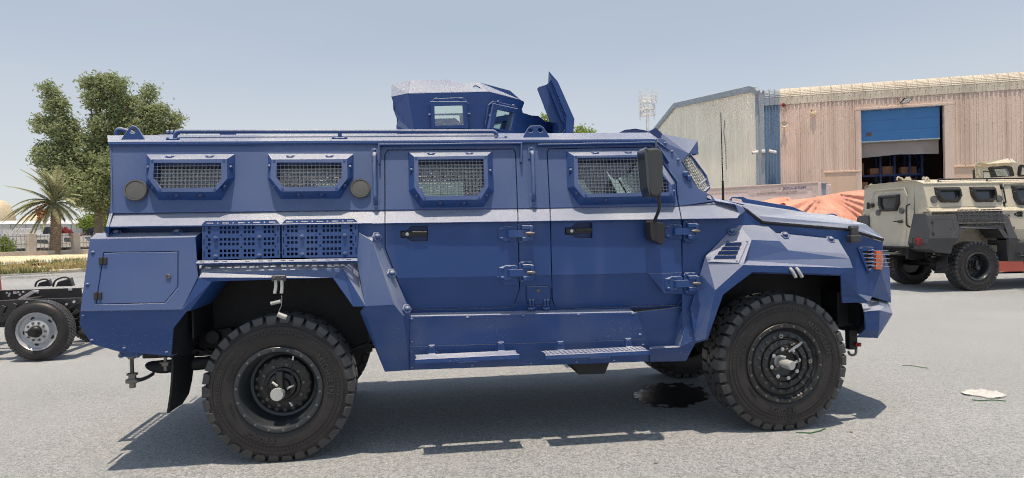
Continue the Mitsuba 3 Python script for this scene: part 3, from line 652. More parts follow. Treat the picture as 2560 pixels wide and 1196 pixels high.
# -- front arch flare
W = dict(f1=V(1844, 559, .07), f2=V(1920, 566, .06), f3=V(1940, 583, .05), f4=V(2095, 599, .04), f5=V(2132, 670, -.12), g1=V(1879, 600, -.055), g2=V(1949, 603, -.055), g3=V(1971, 626, -.07), g4=V(2112, 634.5, -.07), m1=V(1862, 652, -.085), m2=V(2124, 647, -.09),
         h0=V(1858, 663, -.15), w1=V(1765, 641, .0), w2=V(1752, 686, -.0), w3=V(1727, 775, -.02), w4=V(1738, 853, -.03), w5=V(1763, 848, -.13), w6=V(1788, 726, -.15),
         a1=V(1881, 680, -.145), a2=V(1808, 737, -.145), a3=V(1787, 796, -.135), a4=V(1772, 840, -.12), a5=V(2102, 686, -.12), r1=V(2138, 686, -.11), r2=V(2145, 735, -.06), r3=V(2104, 737, -.02), r4=V(2102, 686, -.02),
         r5=V(2173, 756, .0), r6=V(2106, 758, -.0), r7=V(2180, 742, .05))
ix = {k: i for i, k in enumerate(W)}; vv = list(W.values())
FF = lambda *n: tuple(ix[k] for k in n)
ffm = facets(vv, [FF('f1', 'f2', 'g2', 'g1'), FF('f2', 'f3', 'g3', 'g2'), FF('f3', 'f4', 'g4', 'g3'), FF('g1', 'g2', 'g3', 'm1'), FF('g3', 'g4', 'm2', 'm1'), FF('m1', 'm2', 'f5', 'h0'), FF('f1', 'g1', 'm1', 'h0', 'w1'), FF('w1', 'h0', 'w6', 'w2'), FF('w2', 'w6', 'w5', 'w4', 'w3'), FF('f4', 'f5', 'm2', 'g4')], .01, (0, 1, 0))
lip = facets(vv, [FF('h0', 'f5', 'r1', 'a5', 'a1'), FF('w6', 'h0', 'a1', 'a2'), FF('w5', 'w6', 'a2', 'a3', 'a4'), FF('a5', 'r1', 'r2', 'r3'), FF('r3', 'r2', 'r7', 'r5', 'r6')], .012, (0, 1, 0))
fa = addm('front_arch_flare', [ffm, lip], 'navy_paint')
# louvred vent on the flare
lp = plane3(W['f1'], W['h0'], W['w1'])
vo = Polygon([(1812, 605), (1871, 603.5), (1847, 658), (1769, 655)])
sl = []
for i in range(4):
    y = 611.5 + i * 10.8; xl, xr = 1812 - (y - 605) * .84, 1860 - (y - 605) * .42
    sl.append(Polygon([(xl + 9, y), (xr - 3, y - .6), (xr - 6, y + 4.4), (xl + 5, y + 4.8)]))
ve = [slab(vo.difference(unary_union(sl)), lp, .006, .002, .008)]
for x, y in ((1819, 604.5), (1867, 605.5), (1842, 654), (1773, 650)): ve.append(dome(on_plane(x, y, lp) + lp[1] * .008, lp[1], .008, .006, 8))
for s in sl:
    q = [on_plane(x, y, lp) for x, y in list(s.exterior.coords)[:4]]
    ve.append(facets([q[0] + lp[1] * .03, q[1] + lp[1] * .03, q[2] + lp[1] * .008, q[3] + lp[1] * .008, q[0] + lp[1] * .008 - [0, 0, .004], q[1] + lp[1] * .008 - [0, 0, .004]], [(0, 1, 2, 3)], .003, -lp[1]))
vk = addm('vent_louvre', ve, 'navy_paint', fa)
addm('vent_slot', [slab(s.buffer(1), lp, .002, 0, .003) for s in sl], 'seal_rubber', fa)
for x, y in ((1830, 579), (1963, 588), (2077, 599)): addm('dome_nut', dome_nut(V(x, y, .03), (0 if x > 1900 else -.4, -.7, .6)), 'navy_paint', fa, 40)

# -- engine bay side, hood
EB = plane3(np.array([2.9, .0, 1.5]), np.array([2.9, .0, .8]), np.array([5.1, .15, 1.4]))
eb = Polygon([(1706, 549), (1843, 545), (1850, 537), (1866, 522), (1907, 559), (2118, 578), (2205, 605), (2206, 622), (2202, 679), (2180, 742), (2104, 737), (2104, 690), (1880, 684), (1800, 740), (1770, 850), (1706, 868)])
lsp = slab([(1560, 785), (1712, 768), (1708, 868), (1600, 868)], zplane(1.12, .085, .6, .12), .012, 0)
la, lb = on_plane(1560, 785, zplane(1.12, .085, .6, .12)), on_plane(1712, 768, zplane(1.12, .085, .6, .12))
nose = [slab(eb, EB, .012, .002), lsp, facets([la, lb, lb + [0, .09, .01], la + [0, .09, .01]], [(0, 1, 2, 3)], .006, (0, 0, -1)), facets([V(1838, 511, .0), V(1858, 513, .10), V(1868, 524, .08), V(1850, 538, .0)], [(0, 1, 2, 3)], .006, (0, .2, -1))]
e0, e1, e2 = on_plane(2206, 622, EB), on_plane(2202, 679, EB), on_plane(2180, 742, EB)
et = on_plane(2205, 603, EB)
n0, n1, n2, n3 = V(2208, 604, .35), V(2207, 624, .34), V(2224, 674, .34), V(2228, 757, .34)
m0 = V(2196, 755, .30)
nose.append(facets([et, e0, e1, e2, n0, n1, n2, n3], [(0, 1, 5, 4), (1, 2, 6, 5), (2, 3, 7, 6)], .01, (-1, .3, 0)))
cx = np.array([0, YC, 0]); flat = lambda q, dx=0.0: np.array([q[0] + dx, YC, q[2]])
nose.append(facets([n0, n1, n2, n3, flat(n0, .03), flat(n1, .03), flat(n2, .03), flat(n3, .03)], [(0, 1, 5, 4), (1, 2, 6, 5), (2, 3, 7, 6)], .01, (-1, 0, 0)))
addm('engine_bay_side', nose, 'navy_paint')
gp = V(2229, 725, .45)
add('grille_plate', [cbox(n3[0] + .0, n3[0] + .055, .45, 1.9, V(2230, 752, .45)[2], V(2228, 698, .45)[2], .006)], 'black_plastic', TRUCK)
# hood
H = dict(a=V(1857, 514, .10), b=V(1907, 553, .085), c=V(2118, 572, .12), d=V(2207, 597, .17), e=V(1862, 512, .14), f=V(1896, 540, .10), g=V(2123, 561, .15), h=V(2165, 561, .34), i=V(2206, 594, .42), j=V(2012, 531, .50), k=V(1800, 498, .45), l=V(2082, 538, .62))
ix = {k: i for i, k in enumerate(H)}; hv = list(H.values())
hv += [flat(H['i'], .05), flat(H['l'], .05) + [0, 0, .02], flat(H['k']) + [0, 0, .03], flat(H['j']) + [0, 0, .03]]
FF = lambda *n: tuple(ix[k] if isinstance(k, str) else k for k in n)
hood = facets(hv, [FF('e', 'f', 'a'), FF('a', 'f', 'b'), FF('b', 'f', 'g', 'c'), FF('c', 'g', 'd'), FF('e', 'k', 'j', 'f'), FF('f', 'j', 'l', 'g'), FF('g', 'l', 'h'), FF('g', 'h', 'i', 'd'), FF('h', 'l', 13, 12, 'i'), FF('k', 14, 15, 'j'), FF('j', 15, 13, 'l')], .012, (0, .2, -1))
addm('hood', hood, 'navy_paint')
addm('hood_seal', tube([V(1852, 517, .07), V(1907, 556.5, .06), V(2118, 574.5, .09), V(2207, 600, .145)], .013, 8), 'seal_rubber', smooth=40)
pl = (np.array([0, .52, 0]), np.array([0, -1., 0]))
rp = Polygon([(1800, 508), (1818, 504), (1830, 492), (1858, 492), (1868, 497), (1981, 516.5), (2014, 531), (1990, 545), (1830, 530)]).difference(LineString([(1834, 499), (1853, 502)]).buffer(4))
addm('hood_lug_plate', slab(rp, pl, .02, .003), 'navy_paint')
q = V(2076, 543, .80); addm('hood_bump', lathe([(.062, -.08), (.06, .015), (.04, .03), (0, .034)], q, (0, 0, 1), 16), 'navy_dark', smooth=40, far=False)
# cowl between windscreen and hood
cw = [V(1795, 505, .10), V(1838, 512, .02), V(1857, 514, .10), H['k'], V(1752, 480, .35), V(1790, 500, .2)]
addm('cowl', facets([V(1790, 503, .06), V(1838, 511, .0), H['a'], H['k'], flat(H['k']), flat(V(1755, 482, .4))] + [V(1755, 490, .4)], [(0, 1, 2, 3, 6), (3, 4, 5, 6)], .01, (0, .2, -1)), 'navy_paint')
# hood latch
o = V(2128, 572, .09)
addm('hood_latch', [cbox(o[0] - .03, o[0] + .035, o[1] - .055, o[1] + .0, V(2128, 590, .09)[2], V(2128, 567, .09)[2], .008), cbox(o[0] - .045, o[0] + .05, o[1] - .07, o[1] + .01, V(2128, 606, .1)[2], V(2128, 588, .1)[2], .008), tube([o + [-.04, -.03, .01], o + [.04, -.03, .01]], .016, 8)], 'mirror_plastic')
# turn signal with its guard
ep = (EB[0], EB[1])
gd = Polygon([(2145, 621), (2149, 617), (2185, 618), (2183, 682), (2172, 683), (2168, 678)])
sl = [Polygon([(2156 + i * 3.2, 628.5 + i * 9.8), (2180, 628 + i * 9.8), (2180, 633 + i * 9.8), (2157.5 + i * 3.2, 633.5 + i * 9.8)]) for i in range(5)]
gk = addm('signal_guard', [slab(gd.difference(unary_union(sl)), ep, .008, .002, .014)] + [dome(on_plane(x, y, ep) + ep[1] * .014, ep[1], .012, .008, 8) for x, y in ((2150, 622), (2171.5, 677))], 'navy_paint')
addm('signal_recess', slab(unary_union(sl).buffer(.8), ep, .002, 0, .004), 'seal_rubber', gk)
tl = [V(2185, 627, .11), V(2199, 628, .14), V(2203, 650, .17), V(2199, 674, .15), V(2184, 673, .11)]
tsig = cat(facets([q + ep[1] * .0 for q in tl] + [q + np.array([.0, -.03, 0]) for q in tl], [(0, 1, 2, 3, 4), (5, 6, 7, 8, 9)] + [(i, (i + 1) % 5, (i + 1) % 5 + 5, i + 5) for i in range(5)], 0))
addm('turn_signal', tsig, 'orange_lens')
gr = []
for i in range(5):
    y = 627 + i * 9.7; a = V(2181, y, .06); b = V(2203, y + .3, .085); c = V(2225 if i else 2222, y + 1, .16)
    gr.append(tube(arcpath([a + [0, .05, 0], a, b, c, c + [.01, .12, 0]], .02, 3), .0038, 6)); gr.append(dome(a, (0, -1, 0), .014, .012, 8))
addm('signal_bar', gr, 'navy_paint', gk)
# bumper
B = dict(a=V(2157, 760, .12), b=V(2196.5, 743, .42), c=V(2222, 756, .42), d=V(2199, 776, -.03), e=V(2162, 779, -.02), f=V(2232, 784.5, .30), g=V(2219, 807, .30), h=V(2194, 845.7, .12), i=V(2198, 826, .0), j=V(2165, 824, -.0), k=V(2141, 844, .14), l=V(2196, 846, .5))
ix = {k: i for i, k in enumerate(B)}; bv = list(B.values()); nb = len(bv)
bv += [flat(B['b']), flat(B['c'], .06), flat(B['f'], .08), flat(B['g'], .06), flat(B['h']), V(2162, 779, .5), V(2165, 824, .5), B['b'] + [0, .4, .03], B['a'] + [0, .6, .03]]
FF = lambda *n: tuple(ix[k] if isinstance(k, str) else k for k in n)
bm = facets(bv, [FF('e', 'd', 'c', 'b', 'a'), FF('d', 'i', 'h', 'g', 'f', 'c'), FF('e', 'j', 'i', 'd'), FF('j', 'k', 'h', 'i'), FF('b', 'c', nb + 1, nb), FF('a', 'b', nb + 7, nb + 8), FF('c', 'f', nb + 2, nb + 1), FF('f', 'g', nb + 3, nb + 2), FF('g', 'h', nb + 4, nb + 3), FF('e', nb + 5, nb + 6, 'j')], .012, (-.5, .5, 0))
addm('front_bumper', bm, 'navy_paint')
o = V(2136, 868, .35)
addm('shackle_bracket', [cbox(o[0] - .06, o[0] + .02, .33, .40, o[2] - .02, o[2] + .16, .006)], 'underside_black')
addm('tow_shackle', tube(arcpath([o + [0, 0, .02], o + [.015, -.005, -.02], o + [.012, 0, -.07], o + [-.04, 0, -.075], o + [-.05, .02, -.04]], .03, 5), .011, 8), 'dull_steel', smooth=40)
addm('shackle_pin', [tube([o + [.0, -.05, .03], o + [.0, .05, .03]], .02, 8), cbox(o[0] + .0, o[0] + .03, o[1] - .06, o[1] - .03, o[2] + .012, o[2] + .045, .004)], 'shackle_red')

# -- windscreen, visor, side guard
ws = [V(1652, 346, .33), V(1745, 472, .33)]
addm('windscreen', facets([ws[0], ws[1], flat(ws[1]), flat(ws[0])], [(0, 1, 2, 3)], 0), 'window_glass', far=False) if 0 else None
w0, w1 = ws; add('windscreen', mk([w0, w1, [w1[0], 2 * YC - w1[1], w1[2]], [w0[0], 2 * YC - w0[1], w0[2]]], [[0, 1, 2], [0, 2, 3]]), 'window_glass', TRUCK)
K = dict(a=V(1655, 335, .24), b=V(1744, 352, .52), c=V(1746, 384, .52), d=V(1724, 379, .50), e=V(1700, 409, .22), f=V(1652, 352, .20), g=V(1670, 341, .45), h=V(1722, 384, .28))
ix = {k: i for i, k in enumerate(K)}; kv = list(K.values()); nk = len(kv); kv += [flat(K['g']), flat(K['b'], .03), flat(K['c'], .03)]
FF = lambda *n: tuple(ix[k] if isinstance(k, str) else k for k in n)
addm('visor', facets(kv, [FF('f', 'a', 'h', 'e'), FF('a', 'b', 'h'), FF('h', 'b', 'c', 'd'), FF('a', 'g', 'b'), FF('g', nk, nk + 1, 'b'), FF('b', nk + 1, nk + 2, 'c')], .01, (0, .3, -.6)), 'navy_paint')
sg = Polygon([(1703, 402), (1724, 387), (1733, 398), (1764, 440), (1772, 469), (1760, 481), (1744, 472)])
spl = plane3(V(1703, 402, .24), V(1744, 472, .24), V(1770, 455, .36))
gq = [on_plane(x, y, spl) for x, y in list(sg.exterior.coords)[:-1]]
fg = [tube(gq[1:6], .017, 4), tube([gq[5], gq[6], gq[0]], .008, 4), tube([gq[0], gq[1]], .008, 4), tube([on_plane(1746, 462, spl), on_plane(1766, 448, spl)], .008, 4)]
kk = addm('windscreen_guard', fg + [cat([tube([gq[i], flat(gq[i], .02)], .017, 4) for i in (1, 5)])], 'navy_paint')
o_, n_ = spl; u_ = np.array([gq[6] - gq[0]])[0]; u_ /= np.linalg.norm(u_); v_ = np.cross(n_, u_)
pp = Polygon([((q - o_) @ u_, (q - o_) @ v_) for q in gq]); x0, y0, x1, y1 = pp.bounds; wm = []
for ax, lo, hi in ((0, x0, x1), (1, y0, y1)):
    t = lo + .01
    while t < hi:
        g = pp.intersection(LineString([(t, -9), (t, 9)] if ax == 0 else [(-9, t), (9, t)]))
        if not g.is_empty and g.length > .01:
            c0, c1_ = g.coords[0], g.coords[-1]; wm.append(tube([o_ + c0[0] * u_ + c0[1] * v_, o_ + c1_[0] * u_ + c1_[1] * v_], .0035, 5, caps=False))
        t += .03
# front of the guard, across the truck
fa0, fa1 = gq[1], gq[5]
for i in range(14):
    q = fa0 * (1 - i / 13) + fa1 * i / 13; wm.append(tube([q, np.array([q[0] + .02, YC, q[2]])], .0035, 4, caps=False))
for i in range(36):
    y = .45 + i * .02 * 1.0; wm.append(tube([np.array([fa0[0], y, fa0[2]]), np.array([fa1[0], y, fa1[2]])], .0035, 4, caps=False))
addm('wire_grille', wm, 'wire_steel', kk)
pb = []
for x, y in ((1662, 360), (1679, 381), (1694, 401)): pb.append(dome(on_plane(x, y, UP_) + UP_[1] * .01, UP_[1], .013, .012, 8))
for x, y in ((1682, 450), (1676, 446)): pass
q = [(1655, 409), (1689, 455), (1691, 490)]
for (xa, ya), (xb, yb) in zip(q[:-1], q[1:]): pb.append(bar(on_plane(xa + 3, ya, UP_), on_plane(xb + 3, yb, UP_), .012, .03, UP_[1]))
for x, y in ((1712, 436), (1722, 446)): pb.append(cbox(*(lambda c: (c[0] - .02, c[0] + .02, c[1] - .03, c[1] + .02, c[2] - .02, c[2] + .02))(on_plane(x, y, UP_)), .005))
addm('pillar_bolt', pb, 'navy_paint')
# front roof housings
q = [V(1622, 331, .75), V(1640, 320, .75), V(1657, 336, .75), V(1652, 352, .75), V(1630, 345, .75)]
addm('roof_housing', hull([p + np.array([0, dy, 0]) for p in q for dy in (0, .35)]), 'navy_dark')
q = [V(1548, 333, 1.0), V(1562, 325, 1.0), V(1588, 322, 1.0), V(1612, 326, 1.0), V(1630, 332, 1.0), V(1630, 345, 1.0), V(1548, 345, 1.0)]
add('roof_cover', hull([p + np.array([0, dy, 0]) for p in q for dy in (0, .5)]), 'navy_dark', TRUCK)
# antenna
a, b, c = V(1808, 507, .35), V(1807, 452, .35), V(1802, 282, .35)
an = add('antenna', [tube([a, b], [.012, .009], 8), tube([b, c], [.005, .0035], 6), lathe([(.03, 0), (.02, .025), (.012, .03)], a - [0, 0, .01], (0, 0, 1), 10)], 'seal_rubber', TRUCK, 40)

# -- mirror
Ym = -.36
def rbox_pix(pts, y0, y1, c):
    p = [V(x, y, (y0 + y1) / 2) for x, y in pts]; cen = np.mean(p, 0); out = []
    for q in p:
        s = cen + (q - cen) * (1 - c); out += [[q[0], y0 + .03, q[2]], [q[0], y1 - .03, q[2]], [s[0], y0, s[2]], [s[0], y1, s[2]]]
    return hull(out)
mh = rbox_pix([(1608, 382), (1612, 373), (1638, 371), (1647, 377), (1651, 392), (1650, 470), (1647, 486), (1641, 493), (1624, 495), (1617, 488), (1612, 450)], Ym - .06, Ym + .08, .10)
mk_ = addm('mirror', mh, 'mirror_plastic', smooth=35)
g = [V(1603, 377, Ym), V(1609, 371, Ym), V(1612, 450, Ym), V(1618, 494, Ym), V(1611, 470, Ym)]
addm('mirror_glass', hull([q + np.array([0, d, 0]) for q in g for d in (-.07, .1)]), 'dark_glass', mk_)
arm = tube(arcpath([V(1645, 380, Ym + .05), V(1647, 494, Ym + .02), V(1649, 520, -.3), V(1643, 537, -.22), V(1637, 550, -.15), V(1634, 575, -.11)], .04, 4), .013, 9)
addm('mirror_arm', arm, 'black_plastic', mk_, 40)
addm('mirror_base', [rbox_pix([(1616, 556), (1620, 552), (1652, 558), (1655, 562), (1655, 596), (1651, 611), (1645, 612), (1621, 601), (1617, 590)], -.15, -.01, .1)], 'black_plastic', mk_, 30)
# white guide: the second arm end above the mirror
addm('mirror_stay', bar(V(1641, 352, -.05), V(1640, 372, Ym + .1), .012, .03), 'black_plastic', mk_)

# -- turret
tu = dict(a=V(979, 212, .98), b=V(1026, 201.5, .80), c=V(1122.5, 199, .80), d=V(1135, 208, .80), e=V(1199.7, 207, .80), f=V(1275, 227, .95), g=V(1301, 249.5, 1.0),
          A=V(978, 242, .85), B=V(1021, 233.5, .62), E=V(1222, 229, .62), F=V(1222, 229, .62), z1=V(988, 269, .86), z2=V(988.5, 280, .86), z3=V(996.6, 298, .86), z4=V(990.5, 314, .86), z5=V(992.5, 335, .86), BB=V(1037, 335, .66), EE=V(1222, 337, .66), g2=V(1303, 252, .98),
          p=V(1300, 340, .86))
ix = {k: i for i, k in enumerate(tu)}; tv = list(tu.values()); FF = lambda *n: tuple(ix[k] for k in n)
tshell = [facets(tv, [FF('a', 'b', 'B', 'A'), FF('e', 'f', 'g', 'E'), FF('A', 'B', 'BB', 'z5', 'z4', 'z3', 'z2', 'z1')], .012, (0, 1, 0))]
upl = plane3(tu['b'], tu['E'], tu['B'])
tshell.append(slab(Polygon([(1026, 201.5), (1122.5, 199), (1135, 208), (1199.7, 207), (1222, 229), (1021, 233.5)]).difference(Polygon([(1183, 217), (1186, 214), (1192, 214), (1200.5, 219), (1201, 224), (1197, 225.5), (1190, 225), (1184, 220)])), upl, .012, .002))
tpl = plane3(tu['B'], tu['E'], tu['BB'])
g1 = Polygon([(1086, 265), (1157, 263.6), (1159.7, 313), (1087.6, 315)]); g2 = Polygon([(1244.4, 271.7), (1287, 281), (1276, 327.6), (1234, 320)])
tshell.append(slab(Polygon([(1021, 233.5), (1222, 229), (1218, 337), (1037, 336)]).difference(g1.buffer(3)), tpl, .012, .002))
tp2 = plane3(tu['E'], tu['g'], V(1224, 337, .66))
tshell.append(slab(Polygon([(1222, 229), (1301, 249.5), (1303, 251), (1309, 253), (1311, 258), (1305, 274), (1307, 282), (1330, 289), (1346, 290), (1364, 304), (1399, 306), (1395, 338), (1218, 337)]).difference(g2.buffer(3)), tp2, .012, .002))
tfar = [tshell[0], slab(Polygon([(1026, 201.5), (1122.5, 199), (1135, 208), (1199.7, 207), (1222, 229), (1021, 233.5)]).difference(Polygon([(1060, 190), (1185, 190), (1185, 240), (1060, 240)])), upl, .012, .002), slab(Polygon([(1021, 233.5), (1222, 229), (1218, 337), (1037, 336)]).difference(Polygon([(1070, 236), (1170, 236), (1172, 312), (1072, 314)])), tpl, .012, .002)]  # unseen far wall cut wider open so sky light brightens the near panes
TU = (add('turret', cat(tshell), 'navy_paint', TRUCK), add('turret', mirror(cat(tfar)), 'navy_paint', TRUCK))
def twin(pl, fl, bx, gl, bolts):
    m = [slab(fl, pl, .006, .002, .006)]; p2 = (pl[0] + pl[1] * .05, pl[1])
    o3 = [on_plane(x, y, pl) for x, y in bx[0]]; f3 = [on_plane(x, y, p2) for x, y in bx[1]]; i3 = [on_plane(x, y, p2) for x, y in gl.exterior.coords[:-1]]; b3 = [q - pl[1] * .06 for q in i3]
    i = np.arange(4); j = (i + 1) % 4; f = []
    for a in range(3): f += [np.stack([i + a * 4, j + a * 4, j + a * 4 + 4], 1), np.stack([i + a * 4, j + a * 4 + 4, i + a * 4 + 4], 1)]
    m.append(flatfaces(facing(mk(np.vstack([o3, f3, i3, b3]), np.vstack(f)), 8, pl[1])))
    for x, y in bolts: m.append(dome(on_plane(x, y, pl) + pl[1] * .006, pl[1], .015, .015, 9))
    addm('turret_window_frame', m, 'navy_paint', TU)
    addm('turret_glass', pane(gl.buffer(1), (pl[0] + pl[1] * .035, pl[1])), 'turret_glass', TU)
twin(tpl, Polygon([(1071, 262), (1086, 246), (1158, 244.5), (1173, 260), (1176, 310), (1168, 324), (1080, 325), (1072, 314)]).difference(g1), ([(1075, 254), (1168, 253), (1171.5, 322), (1078, 323)], [(1076.5, 255.5), (1166.5, 254.2), (1170, 321), (1079.5, 322)]), Polygon([(1086, 265), (1157, 263.6), (1159.7, 313), (1087.6, 315)]), ((1090.6, 249), (1152, 248), (1074, 289), (1172.5, 287)))
twin(tp2, Polygon([(1222, 262), (1234, 252.5), (1290, 266), (1297, 273), (1285, 333), (1216, 323), (1214, 310)]).difference(g2), ([(1231, 258), (1295, 272), (1284, 335), (1216, 323)], [(1233.5, 259.5), (1294, 273), (1284, 334), (1224, 321)]), Polygon([(1244.4, 271.7), (1287, 281), (1276, 327.6), (1234, 320)]), ((1243, 256), (1281, 265.5), (1223, 291)))
# lower turret ring
rc_ = (V(1150, 330, 1.17)); add('turret_ring', lathe([(.62, -.02), (.62, .06), (.50, .06), (.50, -.02)], (rc_[0], YC, ra[4][2] + .0), (0, 0, 1), 40, True), 'navy_paint', TU[0] if 0 else TRUCK)
# roof hatch lid standing open
hp = lambda x, y, Y: V(x, y, Y)
hx = {}
lid = [(1372, 178), (1395, 205), (1436, 298), (1433, 334), (1415, 334), (1416, 290), (1378, 197)]
L0 = [V(x, y, .80) for x, y in lid]; hm = []
N = len(L0); L1 = [q + np.array([0, .66, 0]) for q in L0]
L1[0], L1[1], L1[6] = L1[0] * .55 + L1[2] * .45, L1[1] * .6 + L1[2] * .4, L1[6] * .6 + L1[5] * .4
lv = np.vstack([L0, L1])
hm.append(facets(lv, [tuple(range(N)), tuple(range(N, 2 * N))] + [(i, (i + 1) % N, (i + 1) % N + N, i + N) for i in range(N)], 0))
hpl = (np.array([0, .83, 0]), np.array([0, -1., 0]))
hm.append(slab([(1343, 222), (1347, 217), (1368, 210.5), (1404, 300), (1414, 310), (1413, 322), (1404, 334), (1396, 334), (1398, 306), (1376, 306)], (np.array([0, .9, 0]), hpl[1]), .012, .003))
hm.append(slab([(1368, 210), (1378, 197), (1416, 290), (1415, 334), (1405, 334), (1414, 322), (1415, 309), (1404, 300)], (np.array([0, .845, 0]), hpl[1]), .02, .003))
for i in range(4):
    x, y = 1383 + i * 8.5, 222 + i * 22; hm.append(slab([(x, y), (x + 4, y + 2), (x + 10, y + 14), (x + 5, y + 12)], (np.array([0, .82, 0]), hpl[1]), .02, .002))
lidk = add('roof_hatch', hm, 'navy_paint', TRUCK)
# -- wheels
RW, TW = 0.545, 0.36
def cyl(o, th, r, h):
    """a point of a wheel: angle, radius, height outwards along -Y"""
    return np.array([o[0] + r * math.cos(th), o[1] - h, o[2] + r * math.sin(th)])
def tyre_mesh(o, squash=.0):
    pr = [(.292, -.05), (.300, -.02), (.318, .002), (.36, .012), (.41, .014), (.445, .008), (.452, .012), (.470, .010), (.474, .002), (.500, -.010), (.520, -.032), (.529, -.07), (.530, -TW / 2)]
    pr = pr + [(r, -TW - h) for r, h in pr[::-1][1:]]
    body = lathe(pr, o, (0, -1, 0), 96)
    rb = [lathe([(.404 + .0, .0135), (.405, .019), (.411, .019), (.412, .0135)], o, (0, -1, 0), 72), lathe([(.462, .010), (.463, .016), (.467, .016), (.468, .010)], o, (0, -1, 0), 72)]
    lugs = []; n = 34
    def lug_(t0, pts, rb_, rt, sh):
        """pts: (angle offset, height) outline of a tread block"""
        c = np.mean(pts, 0); q = []
        for a, h in pts:
            q.append(cyl(o, t0 + a, rb_, h)); s = c + (np.array([a, h]) - c) * sh; q.append(cyl(o, t0 + s[0], rt, s[1]))
        return q
    st = 2 * math.pi / n
    for side in (0, 1):
        for i in range(n):
            t = (i + .5 * side) * st; k = .455 * st
            fl = (lambda h: h) if side == 0 else (lambda h: -TW - h)
            e = -.012 if i % 2 else .0
            pts = [(-k, -.014), (k * .72, -.014), (k, -.055), (k * .75, -.112 + e), (0, -.135 + e), (-k * .9, -.1 + e)]
            q = lug_(t, [(a, fl(h)) for a, h in pts], .518, RW, .95)
            q += [cyl(o, t + a * .9, .482 if i % 2 else .494, fl(-.003)) for a in (-k * .8, k * .6)] + [cyl(o, t + a, .512, fl(-.004)) for a in (-k * .92, k * .68)]
            lugs.append(hull(q))
            pts = [(-k * .9, -.125 + e), (-.1 * k, -.15 + e), (k * .8, -.13 + e), (k * .95, -.17), (k * .1, -.186), (-k * .8, -.172)]
            lugs.append(hull(lug_(t + st * .25, [(a, fl(h)) for a, h in pts], .52, RW - .001, .94)))
    ticks = []
    for i in range(100):
        t = i * 2 * math.pi / 100; w = .011; r0, r1 = .418, .441
        ticks.append(hull([cyl(o, t + a * d, r, h) for r, a in ((r0, w / r0 * 1.4), (r1, w / r1 * 1.4)) for d in (-.7, .7) for h in (.008, .0155)]))
    return body, cat(rb + ticks), cat(lugs)
def arc_text(o, txt, R, th0, height, h):
    """raised letters round the side of a tyre, centred at angle th0 (clockwise reading, tops outwards)"""
    m = meshkit.text_mesh(txt, height, .0055, bold=True); v = np.array(m.vertices); w = v[:, 0].max()
    th = th0 - (v[:, 0] - w / 2) / R; r = R + v[:, 1] - height / 2
    return mk(np.stack([o[0] + r * np.cos(th), np.full(len(v), o[1] - h) - v[:, 2], o[2] + r * np.sin(th)], 1), m.faces)
def bolts_ring(o, R, h, n, r, l, th0=0, hexa=True):
    out = []
    for i in range(n):
        t = th0 + i * 2 * math.pi / n; c = cyl(o, t, R, h)
        out.append(cat(lathe([(r * 1.3, 0), (r * 1.3, l * .3), (r, l * .35), (r, l * .7), (r * .55, l * .75), (r * .5, l), (0, l)], c, (0, -1, 0), 8)))
    return cat(out)
def beadlock(o):
    m = [lathe([(.302, -.03), (.316, .0), (.317, .012), (.312, .017), (.296, .018), (.284, .012), (.272, -.008)], o, (0, -1, 0), 72)]
    for i in range(18):
        t = i * 2 * math.pi / 18 + .1; w = .095
        m.append(hull([cyl(o, t + a, r, h) for a in (-w, w) for r in (.289, .306) for h in (.01, .021)]))
    return cat(m)
def common_wheel(kind, o, lettering=True):
    w = add('wheel', beadlock(o), 'rim_black' if kind == 'front' else 'rim_grey', TRUCK, 30)
    b, rb, lg = tyre_mesh(o)
    add('tyre', cat(b), 'rubber', w, 40); add('tyre_rib', rb, 'rubber', w); add('tread', lg, 'tread_rubber', w)
    add('rim_bolt', bolts_ring(o, .2975, .018, 18, .007, .008, .27), 'dull_steel', w)
    if lettering:
        th = .60 if kind == 'front' else .30
        add('lettering', cat([arc_text(o, 'MICHELIN', .375, th, .046, .0135), arc_text(o, 'X FORCE', .375, th - 2.25, .040, .0135), arc_text(o, '365/80 R 20 MPT', .372, th + 2.2, .022, .0135), arc_text(o, 'TUBELESS', .35, th + 3.2, .016, .0135)]), 'rubber_gloss', w)
    return w
